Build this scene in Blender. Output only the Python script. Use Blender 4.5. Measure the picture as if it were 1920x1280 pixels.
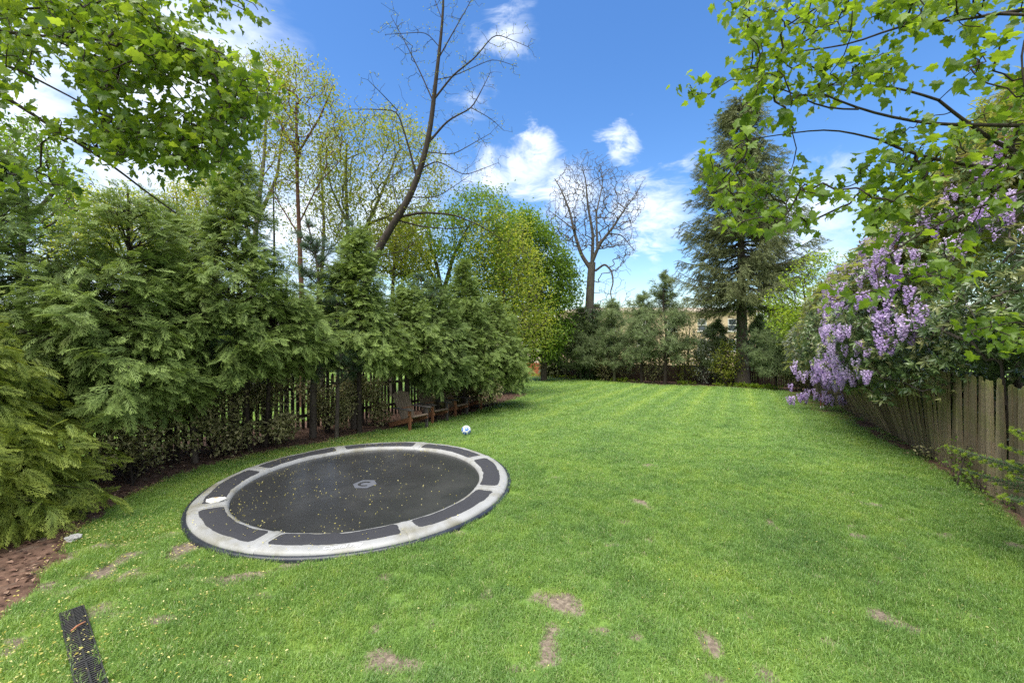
import bpy, math, random
import numpy as np
from mathutils import Vector, Matrix
R = math.radians
C = bpy.context.scene.collection
sc = bpy.context.scene
for o in list(bpy.data.objects):
    bpy.data.objects.remove(o)

# ------------------------------------------------------------------ camera
CAMH = 2.4
cd = bpy.data.cameras.new('camera'); cam = bpy.data.objects.new('camera', cd); C.objects.link(cam)
cam.location = (0, 0, CAMH); cam.rotation_euler = (R(90), 0, 0)
cd.sensor_width = 36; cd.lens = 15.0; cd.shift_y = -20/1920; cd.clip_start = 0.05; cd.clip_end = 3000
sc.camera = cam

# ------------------------------------------------------------------ sun and sky
SUN_EL, SUN_AZ = R(70), math.atan2(-0.5, -0.6)
sd = bpy.data.lights.new('sun', 'SUN'); sun = bpy.data.objects.new('sun', sd); C.objects.link(sun)
sd.energy = 4.6; sd.angle = R(60); sd.color = (1.0, 0.96, 0.9)
sdir = Vector((math.sin(SUN_AZ)*math.cos(SUN_EL), math.cos(SUN_AZ)*math.cos(SUN_EL), math.sin(SUN_EL)))
sun.rotation_euler = sdir.to_track_quat('Z', 'Y').to_euler()
w = bpy.data.worlds.new('World'); sc.world = w; w.use_nodes = True
nt = w.node_tree; N = nt.nodes; L = nt.links
for n in list(N): N.remove(n)
def nd(tree, t, **kw):
    n = tree.nodes.new(t)
    for k, v in kw.items():
        if k.startswith('i_'):
            key = k[2:]
            key = int(key) if key.isdigit() else key
            n.inputs[key].default_value = v
        else: setattr(n, k, v)
    return n
def math_n(tree, op, a, b=None, c=None, clamp=False):
    n = tree.nodes.new('ShaderNodeMath'); n.operation = op; n.use_clamp = clamp
    for i, v in enumerate((a, b, c)):
        if v is None: continue
        if isinstance(v, (int, float)): n.inputs[i].default_value = v
        else: tree.links.new(v, n.inputs[i])
    return n.outputs[0]
def vmath(tree, op, a, b=None, out=0):
    n = tree.nodes.new('ShaderNodeVectorMath'); n.operation = op
    for i, v in enumerate((a, b)):
        if v is None: continue
        if isinstance(v, (tuple, list)): n.inputs[i].default_value = v
        elif isinstance(v, (int, float)): n.inputs[3].default_value = v
        else: tree.links.new(v, n.inputs[i])
    return n.outputs[out]
SKY_STRENGTH = 0.13
sky = nd(nt, 'ShaderNodeTexSky', sky_type='NISHITA', sun_disc=False, sun_elevation=SUN_EL, sun_rotation=SUN_AZ,
         altitude=0, air_density=1.0, dust_density=0.7, ozone_density=2.5)
tc = nd(nt, 'ShaderNodeTexCoord'); D = tc.outputs['Generated']
sep = nd(nt, 'ShaderNodeSeparateXYZ'); L.new(D, sep.inputs[0])
den = math_n(nt, 'ADD', math_n(nt, 'ABSOLUTE', sep.outputs[2]), 0.28)
cmb = nd(nt, 'ShaderNodeCombineXYZ'); L.new(den, cmb.inputs[0]); L.new(den, cmb.inputs[1]); L.new(den, cmb.inputs[2])
q = vmath(nt, 'DIVIDE', D, cmb.outputs[0])
warp = nd(nt, 'ShaderNodeTexNoise', i_Scale=2.2, i_Detail=3.0); L.new(q, warp.inputs['Vector'])
q2 = vmath(nt, 'ADD', q, vmath(nt, 'MULTIPLY', warp.outputs['Color'], (0.5, 0.5, 0.5)))
n1 = nd(nt, 'ShaderNodeTexNoise', i_Scale=2.6, i_Detail=9.0, i_Roughness=0.56); L.new(q2, n1.inputs['Vector'])
n2 = nd(nt, 'ShaderNodeTexNoise', i_Scale=9.0, i_Detail=8.0, i_Roughness=0.62); L.new(q2, n2.inputs['Vector'])
fb = math_n(nt, 'ADD', math_n(nt, 'MULTIPLY', n1.outputs[0], 0.62), math_n(nt, 'MULTIPLY', n2.outputs[0], 0.38))
wob = vmath(nt, 'MULTIPLY', vmath(nt, 'SUBTRACT', n2.outputs['Color'], (0.5, 0.5, 0.5)), (0.16, 0.16, 0.16))
Dw = vmath(nt, 'ADD', D, wob)
def pdir(px, py):
    return Vector(((px-960)/800, 1, -(py-620)/800)).normalized()
# (px, py, radius, weight): where the cumulus stands in the sky
CL = [(965,60,.085,.5),(915,80,.06,.35),(1000,50,.05,.3),(880,185,.07,.42),(915,170,.04,.3),(1010,280,.07,.5),(985,325,.1,.5),(930,340,.1,.45),
      (1170,270,.06,.5),(1180,300,.05,.4),(1240,395,.13,.55),(1290,350,.08,.4),(1060,370,.12,.5),(1180,400,.1,.4),(1500,430,.2,.5),(1450,410,.12,.35),
      (300,140,.3,.55),(60,200,.3,.5),(420,130,.1,.45),(300,400,.4,.55),(560,420,.3,.55),(720,420,.22,.55),(820,330,.12,.35),(650,480,.3,.4),(1000,470,.25,.35),(1230,560,.16,.28),(1500,560,.25,.3),
      (520,80,.03,.12)]
acc = None
for px, py, r, a in CL:
    v = pdir(px, py)
    dist = vmath(nt, 'LENGTH', vmath(nt, 'SUBTRACT', Dw, tuple(v)), out=1)
    m = math_n(nt, 'SUBTRACT', 1.0, math_n(nt, 'DIVIDE', dist, r), clamp=True)
    m = math_n(nt, 'MULTIPLY', math_n(nt, 'POWER', m, 0.7), a)
    acc = m if acc is None else math_n(nt, 'MAXIMUM', acc, m)
# the part of the sky in the photograph is mostly clear, behind the camera heavy unseen cloud is added for soft fill light
frontness = nd(nt, 'ShaderNodeMapRange', i_1=-0.2, i_2=0.35, i_3=0.42, i_4=-0.20); L.new(sep.outputs[1], frontness.inputs[0])
dens = math_n(nt, 'ADD', math_n(nt, 'SUBTRACT', fb, 0.50), math_n(nt, 'ADD', acc, frontness.outputs[0]))
cov = nd(nt, 'ShaderNodeMapRange', interpolation_type='SMOOTHSTEP', i_1=-0.02, i_2=0.40, i_3=0.0, i_4=1.0); L.new(dens, cov.inputs[0])
cover = math_n(nt, 'MULTIPLY', cov.outputs[0], 0.96)
hs = nd(nt, 'ShaderNodeHueSaturation', i_Saturation=1.27, i_Value=1.04, i_Hue=0.505); L.new(sky.outputs[0], hs.inputs['Color'])
shade = nd(nt, 'ShaderNodeTexNoise', i_Scale=5.0, i_Detail=6.0); L.new(q2, shade.inputs['Vector'])
ccol = nd(nt, 'ShaderNodeMix', data_type='RGBA'); L.new(shade.outputs[0], ccol.inputs[0])
ccol.inputs[6].default_value = (4.3, 4.8, 5.6, 1); ccol.inputs[7].default_value = (6.0, 6.3, 6.6, 1)
mx = nd(nt, 'ShaderNodeMix', data_type='RGBA'); L.new(cover, mx.inputs[0]); L.new(hs.outputs[0], mx.inputs[6]); L.new(ccol.outputs[2], mx.inputs[7])
bg = nd(nt, 'ShaderNodeBackground', i_Strength=SKY_STRENGTH); L.new(mx.outputs[2], bg.inputs[0])
out = nd(nt, 'ShaderNodeOutputWorld'); L.new(bg.outputs[0], out.inputs[0])
sc.view_settings.view_transform = 'Standard'; sc.view_settings.look = 'None'
sc.view_settings.exposure = 0.88; sc.view_settings.gamma = 1; sc.view_settings.use_curve_mapping = False
cy = sc.cycles
cy.max_bounces = 6; cy.diffuse_bounces = 4; cy.glossy_bounces = 2; cy.transmission_bounces = 3; cy.transparent_max_bounces = 4
cy.sample_clamp_indirect = 6; cy.use_denoising = False

# ------------------------------------------------------------------ mapping helpers
def P(px, py, d):
    return np.array(((px-960)/800*d, d, CAMH-(py-620)/800*d))
def depth_at(py):
    return 1920/(py-620) if py > 833.3 else 1524.0/(py-664)
def G(px, py):
    d = depth_at(py); return ((px-960)/800*d, d)
def vnoise(x, y, s=1.0, seed=0):
    x = np.asarray(x, float)*s + seed*17.3; y = np.asarray(y, float)*s - seed*9.1
    xi = np.floor(x).astype(np.int64); yi = np.floor(y).astype(np.int64); xf = x-xi; yf = y-yi
    def h(a, b):
        n = (a*374761393 + b*668265263 + seed*1442695) & 0x7fffffff
        n = ((n ^ (n >> 13))*1274126177) & 0x7fffffff
        return ((n ^ (n >> 16)) & 0xffff)/65535.0
    u = xf*xf*(3-2*xf); v = yf*yf*(3-2*yf)
    return (h(xi, yi)*(1-u)+h(xi+1, yi)*u)*(1-v) + (h(xi, yi+1)*(1-u)+h(xi+1, yi+1)*u)*v
def fbm(x, y, s=1.0, seed=0, o=4):
    t = 0; a = .5
    for k in range(o):
        t = t + a*vnoise(x, y, s*2**k, seed+k*7); a *= .5
    return t/(1-.5**o)
def gz(x, y):
    x = np.asarray(x, float); y = np.asarray(y, float)
    yy = np.clip(y, 9, 70)
    z = -0.055*(yy-9) + 0.0*(x)
    sm = np.clip((y-7)/4, 0, 1)
    z = np.where((y > 7) & (y < 11), -0.055*4*0.5*sm**2, z)
    fade = np.clip(np.hypot(x+2.3, y-6.68)-2.3, 0, 1)
    return z + 0.05*(fbm(x, y, .35, 3, 3)-.5)*fade
def inpoly(x, y, poly):
    x = np.asarray(x); y = np.asarray(y); c = np.zeros(x.shape, bool); n = len(poly)
    for i in range(n):
        x1, y1 = poly[i]; x2, y2 = poly[(i+1) % n]
        if y1 == y2: continue
        c ^= ((y1 > y) != (y2 > y)) & (x < (x2-x1)*(y-y1)/(y2-y1)+x1)
    return c
def sdist(x, y, poly):
    x = np.asarray(x, float); y = np.asarray(y, float); d = np.full(x.shape, 1e9); n = len(poly)
    for i in range(n):
        ax, ay = poly[i]; bx, by = poly[(i+1) % n]; dx, dy = bx-ax, by-ay
        t = np.clip(((x-ax)*dx+(y-ay)*dy)/(dx*dx+dy*dy+1e-9), 0, 1)
        d = np.minimum(d, np.hypot(x-ax-t*dx, y-ay-t*dy))
    return np.where(inpoly(x, y, poly), d, -d)

# ------------------------------------------------------------------ geometry collector
class Geo:
    def __init__(s): s.V = []; s.F = {}; s.n = 0; s.v = []; s.t = []
    def add(s, V, F, v=0.5, t=0.0, mat=0, smooth=False):
        V = np.asarray(V, float).reshape(-1, 3); F = np.asarray(F, np.int64)
        s.V.append(V); s.v.append(np.broadcast_to(np.asarray(v, float), (len(V),))); s.t.append(np.broadcast_to(np.asarray(t, float), (len(V),)))
        s.F.setdefault((F.shape[1], mat, smooth), []).append(F+s.n); s.n += len(V)
    def scatter(s, tmpl, Rm, T, S=None, v=None, mat=0):
        """copies of a template: Rm (M,3,3) columns = axes, T (M,3), S (M,)"""
        V, F, tt = tmpl; M = len(T)
        if M == 0: return
        if S is None: S = np.ones(M)
        S = np.asarray(S, float)
        if S.ndim == 1: S = S[:, None]
        W = np.einsum('mij,nj->mni', Rm, V)*S[:, None, :] if S.shape[1] == 1 else np.einsum('mij,mnj->mni', Rm, V[None]*S[:, None, :])
        W = W + np.asarray(T)[:, None, :]
        n = len(V)
        FF = (F[None]+(np.arange(M)*n)[:, None, None]).reshape(-1, F.shape[1])
        if v is None: v = np.full(M, .5)
        s.add(W.reshape(-1, 3), FF, np.repeat(v, n), np.tile(tt, M), mat)
    def mesh(s, name, mats, off=(0, 0, 0)):
        me = bpy.data.meshes.new(name)
        V = np.concatenate(s.V)-np.asarray(off)
        me.vertices.add(len(V)); me.vertices.foreach_set('co', V.astype(np.float32).ravel())
        loops = []; starts = []; mi = []; sm = []; c = 0
        for (k, m, smo), fl in s.F.items():
            F = np.concatenate(fl); loops.append(F.ravel()); starts.append(c+np.arange(len(F))*k); c += F.size
            mi.append(np.full(len(F), m)); sm.append(np.full(len(F), smo))
        loops = np.concatenate(loops); starts = np.concatenate(starts)
        me.loops.add(len(loops)); me.loops.foreach_set('vertex_index', loops.astype(np.int32))
        me.polygons.add(len(starts)); me.polygons.foreach_set('loop_start', starts.astype(np.int32))
        me.polygons.foreach_set('material_index', np.concatenate(mi).astype(np.int32))
        me.polygons.foreach_set('use_smooth', np.concatenate(sm))
        for nm, arr in (('v', s.v), ('t', s.t)):
            a = me.attributes.new(nm, 'FLOAT', 'POINT'); a.data.foreach_set('value', np.concatenate(arr).astype(np.float32))
        for m in (mats if isinstance(mats, (list, tuple)) else [mats]): me.materials.append(m)
        me.update(calc_edges=True)
        return me
def wloc(o):
    v = Vector((0, 0, 0))
    while o is not None: v += o.location; o = o.parent
    return v
def mk(name, geo, mats, parent=None, kind=None, label=None, local=False):
    off = (0, 0, 0)
    if parent is not None and not local: off = tuple(wloc(parent))
    o = bpy.data.objects.new(name, geo.mesh(name, mats, off)); C.objects.link(o)
    if parent is not None: o.parent = parent
    if kind: o['kind'] = kind
    if label: o['label'] = label
    return o
def thing(name, label, cat, loc, group=None, rotz=0):
    o = bpy.data.objects.new(name, None); C.objects.link(o); o.empty_display_size = .2
    o.location = [float(c) for c in loc]; o.rotation_euler = (0, 0, rotz); o['label'] = label; o['category'] = cat
    if group: o['group'] = group
    return o
def tag(o, label, cat, group=None):
    o['label'] = label; o['category'] = cat
    if group: o['group'] = group
    return o
def norm(a): return a/(np.linalg.norm(a, axis=-1, keepdims=True)+1e-9)
def frames(X, up=None, roll=None):
    """rotation matrices with x-axis X, z-axis near up, rolled about x"""
    X = norm(np.asarray(X, float)); M = len(X)
    U = np.tile([0, 0, 1.0], (M, 1)) if up is None else norm(np.asarray(up, float))
    U = U + np.array([1e-3, 2e-3, 0])
    Z = norm(U-(U*X).sum(1)[:, None]*X); Y = np.cross(Z, X)
    if roll is not None:
        c = np.cos(roll)[:, None]; s_ = np.sin(roll)[:, None]
        Y, Z = Y*c+Z*s_, Z*c-Y*s_
    return np.stack([X, Y, Z], axis=2)
def rdir(rng, n): return norm(rng.normal(size=(n, 3)))
def segs(geo, A, B, ra, rb, sides=4, v=0.5, mat=0, smooth=True):
    """open prisms between point arrays"""
    A = np.asarray(A, float); B = np.asarray(B, float); M = len(A)
    if M == 0: return
    Fm = frames(B-A); a = np.arange(sides)/sides*2*math.pi
    ring = np.cos(a)[None, :, None]*Fm[:, None, :, 1] + np.sin(a)[None, :, None]*Fm[:, None, :, 2]
    ra = np.broadcast_to(np.asarray(ra, float), (M,)); rb = np.broadcast_to(np.asarray(rb, float), (M,))
    V = np.concatenate([A[:, None]+ring*ra[:, None, None], B[:, None]+ring*rb[:, None, None]], 1)
    k = np.arange(sides); k2 = (k+1) % sides
    F = np.stack([k, k2, k2+sides, k+sides], 1)
    FF = (F[None]+(np.arange(M)*2*sides)[:, None, None]).reshape(-1, 4)
    vv = np.broadcast_to(np.asarray(v, float), (M,))
    geo.add(V.reshape(-1, 3), FF, np.repeat(vv, 2*sides), 0, mat, smooth)
def tube(geo, pts, rad, sides=8, v=.5, mat=0, cap=False):
    pts = np.asarray(pts, float); n = len(pts); rad = np.broadcast_to(np.asarray(rad, float), (n,))
    T = np.gradient(pts, axis=0); Fm = frames(T, up=np.tile([.13, .97, .2] if abs(norm(T[0:1])[0][2]) > .7 else [0, 0, 1.], (n, 1)))
    a = np.arange(sides)/sides*2*math.pi
    ring = np.cos(a)[None, :, None]*Fm[:, None, :, 1]+np.sin(a)[None, :, None]*Fm[:, None, :, 2]
    V = pts[:, None]+ring*rad[:, None, None]
    k = np.arange(sides); k2 = (k+1) % sides
    F = np.stack([k, k2, k2+sides, k+sides], 1); FF = (F[None]+(np.arange(n-1)*sides)[:, None, None]).reshape(-1, 4)
    geo.add(V.reshape(-1, 3), FF, v, 0, mat, True)
    if cap: geo.add(V[-1], [list(range(sides))], v, 0, mat)
def resample(pts, step):
    pts = np.asarray(pts, float); L_ = np.r_[0, np.cumsum(np.linalg.norm(np.diff(pts, axis=0), axis=1))]
    n = max(2, int(L_[-1]/step)+1); t = np.linspace(0, L_[-1], n)
    # smooth (Catmull-like by interpolating a smoothed curve)
    X = np.stack([np.interp(t, L_, pts[:, k]) for k in range(3)], 1)
    if n > 4:
        for _ in range(2): X[1:-1] = X[1:-1]*.5+(X[:-2]+X[2:])*.25
    return X
def box(geo, c, size, Rm=None, v=.5, mat=0, bev=0.0):
    x, y, z = [s_/2 for s_ in size]; b = min(bev, x*.9, y*.9, z*.9)
    if b <= 0:
        V = np.array([[sx*x, sy*y, sz*z] for sz in (-1, 1) for sy in (-1, 1) for sx in (-1, 1)])
        F = [[0, 2, 3, 1], [4, 5, 7, 6], [0, 1, 5, 4], [2, 6, 7, 3], [0, 4, 6, 2], [1, 3, 7, 5]]
        if Rm is not None: V = V@np.asarray(Rm).T
        geo.add(V+np.asarray(c), F, v, 0, mat); return
    rings = [(-z, x-b, y-b), (-z+b, x, y), (z-b, x, y), (z, x-b, y-b)]
    V = []
    for zz, xx, yy in rings:
        V += [[-xx, -yy+b, zz], [-xx+b, -yy, zz], [xx-b, -yy, zz], [xx, -yy+b, zz], [xx, yy-b, zz], [xx-b, yy, zz], [-xx+b, yy, zz], [-xx, yy-b, zz]]
    V = np.array(V); F = []
    for r in range(3):
        for k in range(8):
            k2 = (k+1) % 8; F.append([r*8+k, r*8+k2, r*8+8+k2, r*8+8+k])
    if Rm is not None: V = V@np.asarray(Rm).T
    base = geo.n
    geo.add(V+np.asarray(c), F, v, 0, mat)
    geo.F.setdefault((8, mat, False), []).append(np.array([[7, 6, 5, 4, 3, 2, 1, 0], [24, 25, 26, 27, 28, 29, 30, 31]])+base)
def rotz(a): c, s_ = math.cos(a), math.sin(a); return np.array([[c, -s_, 0], [s_, c, 0], [0, 0, 1.]])

# ------------------------------------------------------------------ materials
def lin(r, g, b):
    f = lambda c: ((c/255+.055)/1.055)**2.4 if c/255 > .04045 else c/255/12.92
    return (f(r), f(g), f(b), 1)
def newmat(name):
    m = bpy.data.materials.new(name); m.use_nodes = True; t = m.node_tree
    for n in list(t.nodes): t.nodes.remove(n)
    return m, t
def ramp(t, fac, stops):
    n = t.nodes.new('ShaderNodeValToRGB'); cr = n.color_ramp
    while len(cr.elements) < len(stops): cr.elements.new(0.5)
    for e, (p, c) in zip(cr.elements, stops): e.position = p; e.color = c
    t.links.new(fac, n.inputs[0]); return n.outputs[0]
def leafmat(name, cols, tip=None, trans=.35, rough=.5, spec=.3, tipw=1.0, macro=0.0):
    m, t = newmat(name)
    at = nd(t, 'ShaderNodeAttribute', attribute_name='v')
    a3 = nd(t, 'ShaderNodeAttribute', attribute_name='iv'); a3.attribute_type = 'INSTANCER'
    fac = math_n(t, 'ADD', at.outputs['Fac'], a3.outputs['Fac'])
    if macro > 0:
        g = nd(t, 'ShaderNodeNewGeometry'); no = nd(t, 'ShaderNodeTexNoise', i_Scale=1.3, i_Detail=2.0); t.links.new(g.outputs['Position'], no.inputs['Vector'])
        fac = math_n(t, 'ADD', math_n(t, 'MULTIPLY', fac, 1-macro), math_n(t, 'MULTIPLY', math_n(t, 'MULTIPLY_ADD', no.outputs[0], 2.2, -.6), macro), clamp=True)
    c = ramp(t, fac, [(i/(len(cols)-1), x) for i, x in enumerate(cols)])
    if tip:
        a2 = nd(t, 'ShaderNodeAttribute', attribute_name='t')
        mm = nd(t, 'ShaderNodeMix', data_type='RGBA'); t.links.new(math_n(t, 'MULTIPLY', a2.outputs['Fac'], tipw, clamp=True), mm.inputs[0]); t.links.new(c, mm.inputs[6]); mm.inputs[7].default_value = tip; c = mm.outputs[2]
    p = nd(t, 'ShaderNodeBsdfPrincipled', i_Roughness=rough); t.links.new(c, p.inputs['Base Color']); p.inputs['Specular IOR Level'].default_value = spec
    tr = nd(t, 'ShaderNodeBsdfTranslucent')
    h = nd(t, 'ShaderNodeHueSaturation', i_Hue=0.487, i_Saturation=1.1, i_Value=1.7); t.links.new(c, h.inputs['Color']); t.links.new(h.outputs[0], tr.inputs[0])
    s_ = nd(t, 'ShaderNodeMixShader', i_0=trans); t.links.new(p.outputs[0], s_.inputs[1]); t.links.new(tr.outputs[0], s_.inputs[2])
    o = nd(t, 'ShaderNodeOutputMaterial'); t.links.new(s_.outputs[0], o.inputs[0]); return m
def solid(name, col, rough=.6, col2=None, scale=20, bump=.0, bscale=60, spec=.4, stretch=(1, 1, 1), detail=5, dirt=None, dscale=2.0, dthr=(.5, .7), usev=0.0, coord='Object'):
    """wear, grain and relief by object-space noise"""
    m, t = newmat(name)
    tcn = nd(t, 'ShaderNodeTexCoord'); mp = nd(t, 'ShaderNodeMapping'); mp.inputs['Scale'].default_value = stretch
    t.links.new(tcn.outputs[coord], mp.inputs[0])
    no = nd(t, 'ShaderNodeTexNoise', i_Scale=scale, i_Detail=detail, i_Roughness=.62); t.links.new(mp.outputs[0], no.inputs['Vector'])
    c = ramp(t, no.outputs[0], [(.3, col), (.72, col2 or col)])
    if dirt:
        n2_ = nd(t, 'ShaderNodeTexNoise', i_Scale=dscale, i_Detail=6.0, i_Roughness=.6); t.links.new(tcn.outputs[coord], n2_.inputs['Vector'])
        mr = nd(t, 'ShaderNodeMapRange', i_1=dthr[0], i_2=dthr[1]); t.links.new(n2_.outputs[0], mr.inputs[0])
        mm = nd(t, 'ShaderNodeMix', data_type='RGBA'); t.links.new(mr.outputs[0], mm.inputs[0]); t.links.new(c, mm.inputs[6]); mm.inputs[7].default_value = dirt; c = mm.outputs[2]
    if usev > 0:
        at = nd(t, 'ShaderNodeAttribute', attribute_name='v'); oi = nd(t, 'ShaderNodeObjectInfo')
        r_ = math_n(t, 'FRACT', math_n(t, 'ADD', at.outputs['Fac'], oi.outputs['Random']))
        h = nd(t, 'ShaderNodeHueSaturation'); t.links.new(c, h.inputs['Color']); t.links.new(math_n(t, 'MULTIPLY_ADD', r_, usev, 1-usev*.5), h.inputs['Value']); c = h.outputs[0]
    p = nd(t, 'ShaderNodeBsdfPrincipled', i_Roughness=rough); t.links.new(c, p.inputs['Base Color']); p.inputs['Specular IOR Level'].default_value = spec
    if bump > 0:
        n3 = nd(t, 'ShaderNodeTexNoise', i_Scale=bscale, i_Detail=6.0, i_Roughness=.65); t.links.new(mp.outputs[0], n3.inputs['Vector'])
        b = nd(t, 'ShaderNodeBump', i_Strength=bump, i_Distance=.01); t.links.new(n3.outputs[0], b.inputs['Height']); t.links.new(b.outputs[0], p.inputs['Normal'])
    o = nd(t, 'ShaderNodeOutputMaterial'); t.links.new(p.outputs[0], o.inputs[0]); return m
BARK = solid('bark_grey_brown', (.045, .035, .027, 1), .85, (.12, .1, .08, 1), 9, .8, 25, .2, (3, 3, .6))
BARK_DARK = solid('bark_dark', (.022, .017, .013, 1), .85, (.06, .047, .037, 1), 9, .8, 25, .2, (3, 3, .6))
BARK_PALE = solid('bark_pale_grey', (.12, .105, .085, 1), .85, (.24, .22, .18, 1), 6, .6, 25, .2, (3, 3, .8))
BARK_RED = solid('bark_reddish', (.06, .028, .018, 1), .85, (.15, .08, .055, 1), 9, .8, 25, .2, (3, 3, .6))
BARK_OLD = solid('bark_old_grey', (.055, .048, .038, 1), .85, (.13, .115, .095, 1), 6, .7, 20, .2, (3, 3, .6))
BARK_OLIVE = solid('bark_mossy', (.05, .055, .03, 1), .85, (.13, .13, .075, 1), 7, .6, 25, .2, (3, 3, .7))
exec_order = []
M_MAPLE_L = leafmat('leaf_maple_deep', [(.075, .135, .018, 1), (.13, .205, .028, 1), (.19, .265, .04, 1)], trans=.5, rough=.42, spec=.45)
M_MAPLE_R = leafmat('leaf_maple_bright', [(.08, .14, .018, 1), (.14, .22, .03, 1), (.20, .29, .04, 1)], trans=.5, rough=.42, spec=.4)
M_THUJA = leafmat('foliage_arborvitae', [(.075, .065, .03, 1), (.045, .08, .022, 1), (.075, .12, .03, 1), (.125, .185, .045, 1)], tip=(.30, .40, .10, 1), trans=.22, rough=.6, spec=.25, macro=.45)
M_GOLD = leafmat('foliage_golden_cypress', [(.045, .085, .025, 1), (.10, .165, .034, 1), (.19, .25, .045, 1)], tip=(.36, .41, .07, 1), trans=.3, rough=.55, spec=.3, macro=.5)
M_THUJA_D = leafmat('foliage_arborvitae_dark', [(.08, .065, .03, 1), (.045, .075, .022, 1), (.065, .10, .028, 1), (.10, .14, .036, 1)], tip=(.21, .30, .08, 1), trans=.2, rough=.6, spec=.2, macro=.45)
M_PINE = leafmat('needles_white_pine', [(.045, .085, .045, 1), (.075, .125, .07, 1), (.11, .17, .09, 1)], trans=.2, rough=.45, spec=.4, macro=.3)
M_PINEB = leafmat('needles_back_pine', [(.12, .17, .07, 1), (.18, .235, .10, 1), (.25, .31, .14, 1)], trans=.25, rough=.5, macro=.3)
M_SPRUCE = leafmat('needles_spruce', [(.085, .10, .042, 1), (.13, .15, .06, 1), (.19, .21, .085, 1)], trans=.12, rough=.6, spec=.2, macro=.4)
M_YOUNG = leafmat('leaf_young_yellow', [(.12, .17, .02, 1), (.20, .24, .03, 1), (.30, .30, .06, 1)], trans=.45, rough=.5)
M_YOUNG2 = leafmat('leaf_airy_yellow_green', [(.15, .21, .03, 1), (.25, .30, .04, 1), (.36, .38, .07, 1)], trans=.45, rough=.5)
M_BRIGHT = leafmat('leaf_bright_green', [(.065, .13, .018, 1), (.12, .20, .025, 1), (.18, .27, .04, 1)], trans=.4, rough=.5, macro=.3)
M_LIME = leafmat('leaf_lime', [(.13, .22, .02, 1), (.2, .3, .03, 1), (.27, .35, .05, 1)], trans=.45, rough=.5)
M_RHODO = leafmat('leaf_rhododendron', [(.05, .085, .028, 1), (.09, .14, .045, 1), (.15, .21, .08, 1), (.30, .30, .12, 1)], trans=.12, rough=.3, spec=.6)
M_WIST = leafmat('leaf_wisteria', [(.16, .09, .045, 1), (.15, .18, .04, 1), (.22, .26, .05, 1), (.32, .30, .10, 1)], trans=.4, rough=.5, macro=.3)
M_SILVER = leafmat('leaf_silver', [(.09, .11, .07, 1), (.16, .18, .13, 1), (.26, .28, .22, 1)], trans=.2, rough=.5)
M_FLOWER = leafmat('petal_lilac', [(.46, .33, .56, 1), (.58, .45, .66, 1), (.72, .61, .78, 1)], tip=(.40, .26, .53, 1), trans=.2, rough=.6, spec=.1)
M_UNDER = leafmat('leaf_understory', [(.13, .14, .05, 1), (.23, .23, .09, 1), (.42, .37, .20, 1)], trans=.25, rough=.5)
M_IVY = leafmat('leaf_ivy', [(.025, .05, .016, 1), (.05, .09, .03, 1), (.08, .13, .04, 1)], trans=.15, rough=.4)
M_FAR = leafmat('leaf_far_wood', [(.06, .09, .03, 1), (.10, .14, .04, 1), (.16, .19, .06, 1)], trans=.3, rough=.6, macro=.5)

# ------------------------------------------------------------------ leaf templates: (verts, faces, tip attribute)
def T_diamond(L_=1.0, W=.5, fold=.12):
    V = np.array([[0, 0, 0], [L_*.45, W/2, fold*W], [L_, 0, -L_*.12], [L_*.45, -W/2, fold*W]]); return V, np.array([[0, 1, 2], [0, 2, 3]]), np.array([0, .3, 1, .3])
def T_maple(curl=.28, fold=.10, wd=1.0, seed=0):
    o = [(0, 0), (-.13, .20), (-.02, .44), (.13, .37), (.26, .60), (.45, .57), (.50, .33), (.68, .33), (.77, .15), (1.0, 0)]
    o = [(x-.0, y) for x, y in o]
    rq = np.random.default_rng(seed); jj = lambda: rq.uniform(-.035, .035); V = [[x+jj(), y*wd+jj()*(y > 0), fold*abs(y)*1.0 - curl*x*x] for x, y in o] + [[x+jj(), -y*wd+jj(), fold*abs(y) - curl*x*x] for x, y in o[1:-1]]
    V.append([.36, 0, -.02]); c = len(V)-1
    n = len(o); right = [0]+[n+i for i in range(len(o)-2)]+[n-1]
    F = [[c, i+1, i] for i in range(n-1)] + [[c, right[i], right[i+1]] for i in range(len(right)-1)]
    V.append([-.45, .01, .06]); V.append([-.45, -.01, .06]); V.append([0, 0, 0.0])   # petiole
    F.append([len(V)-3, len(V)-2, len(V)-1])
    return np.array(V, float), np.array(F), np.zeros(len(V))
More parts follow.
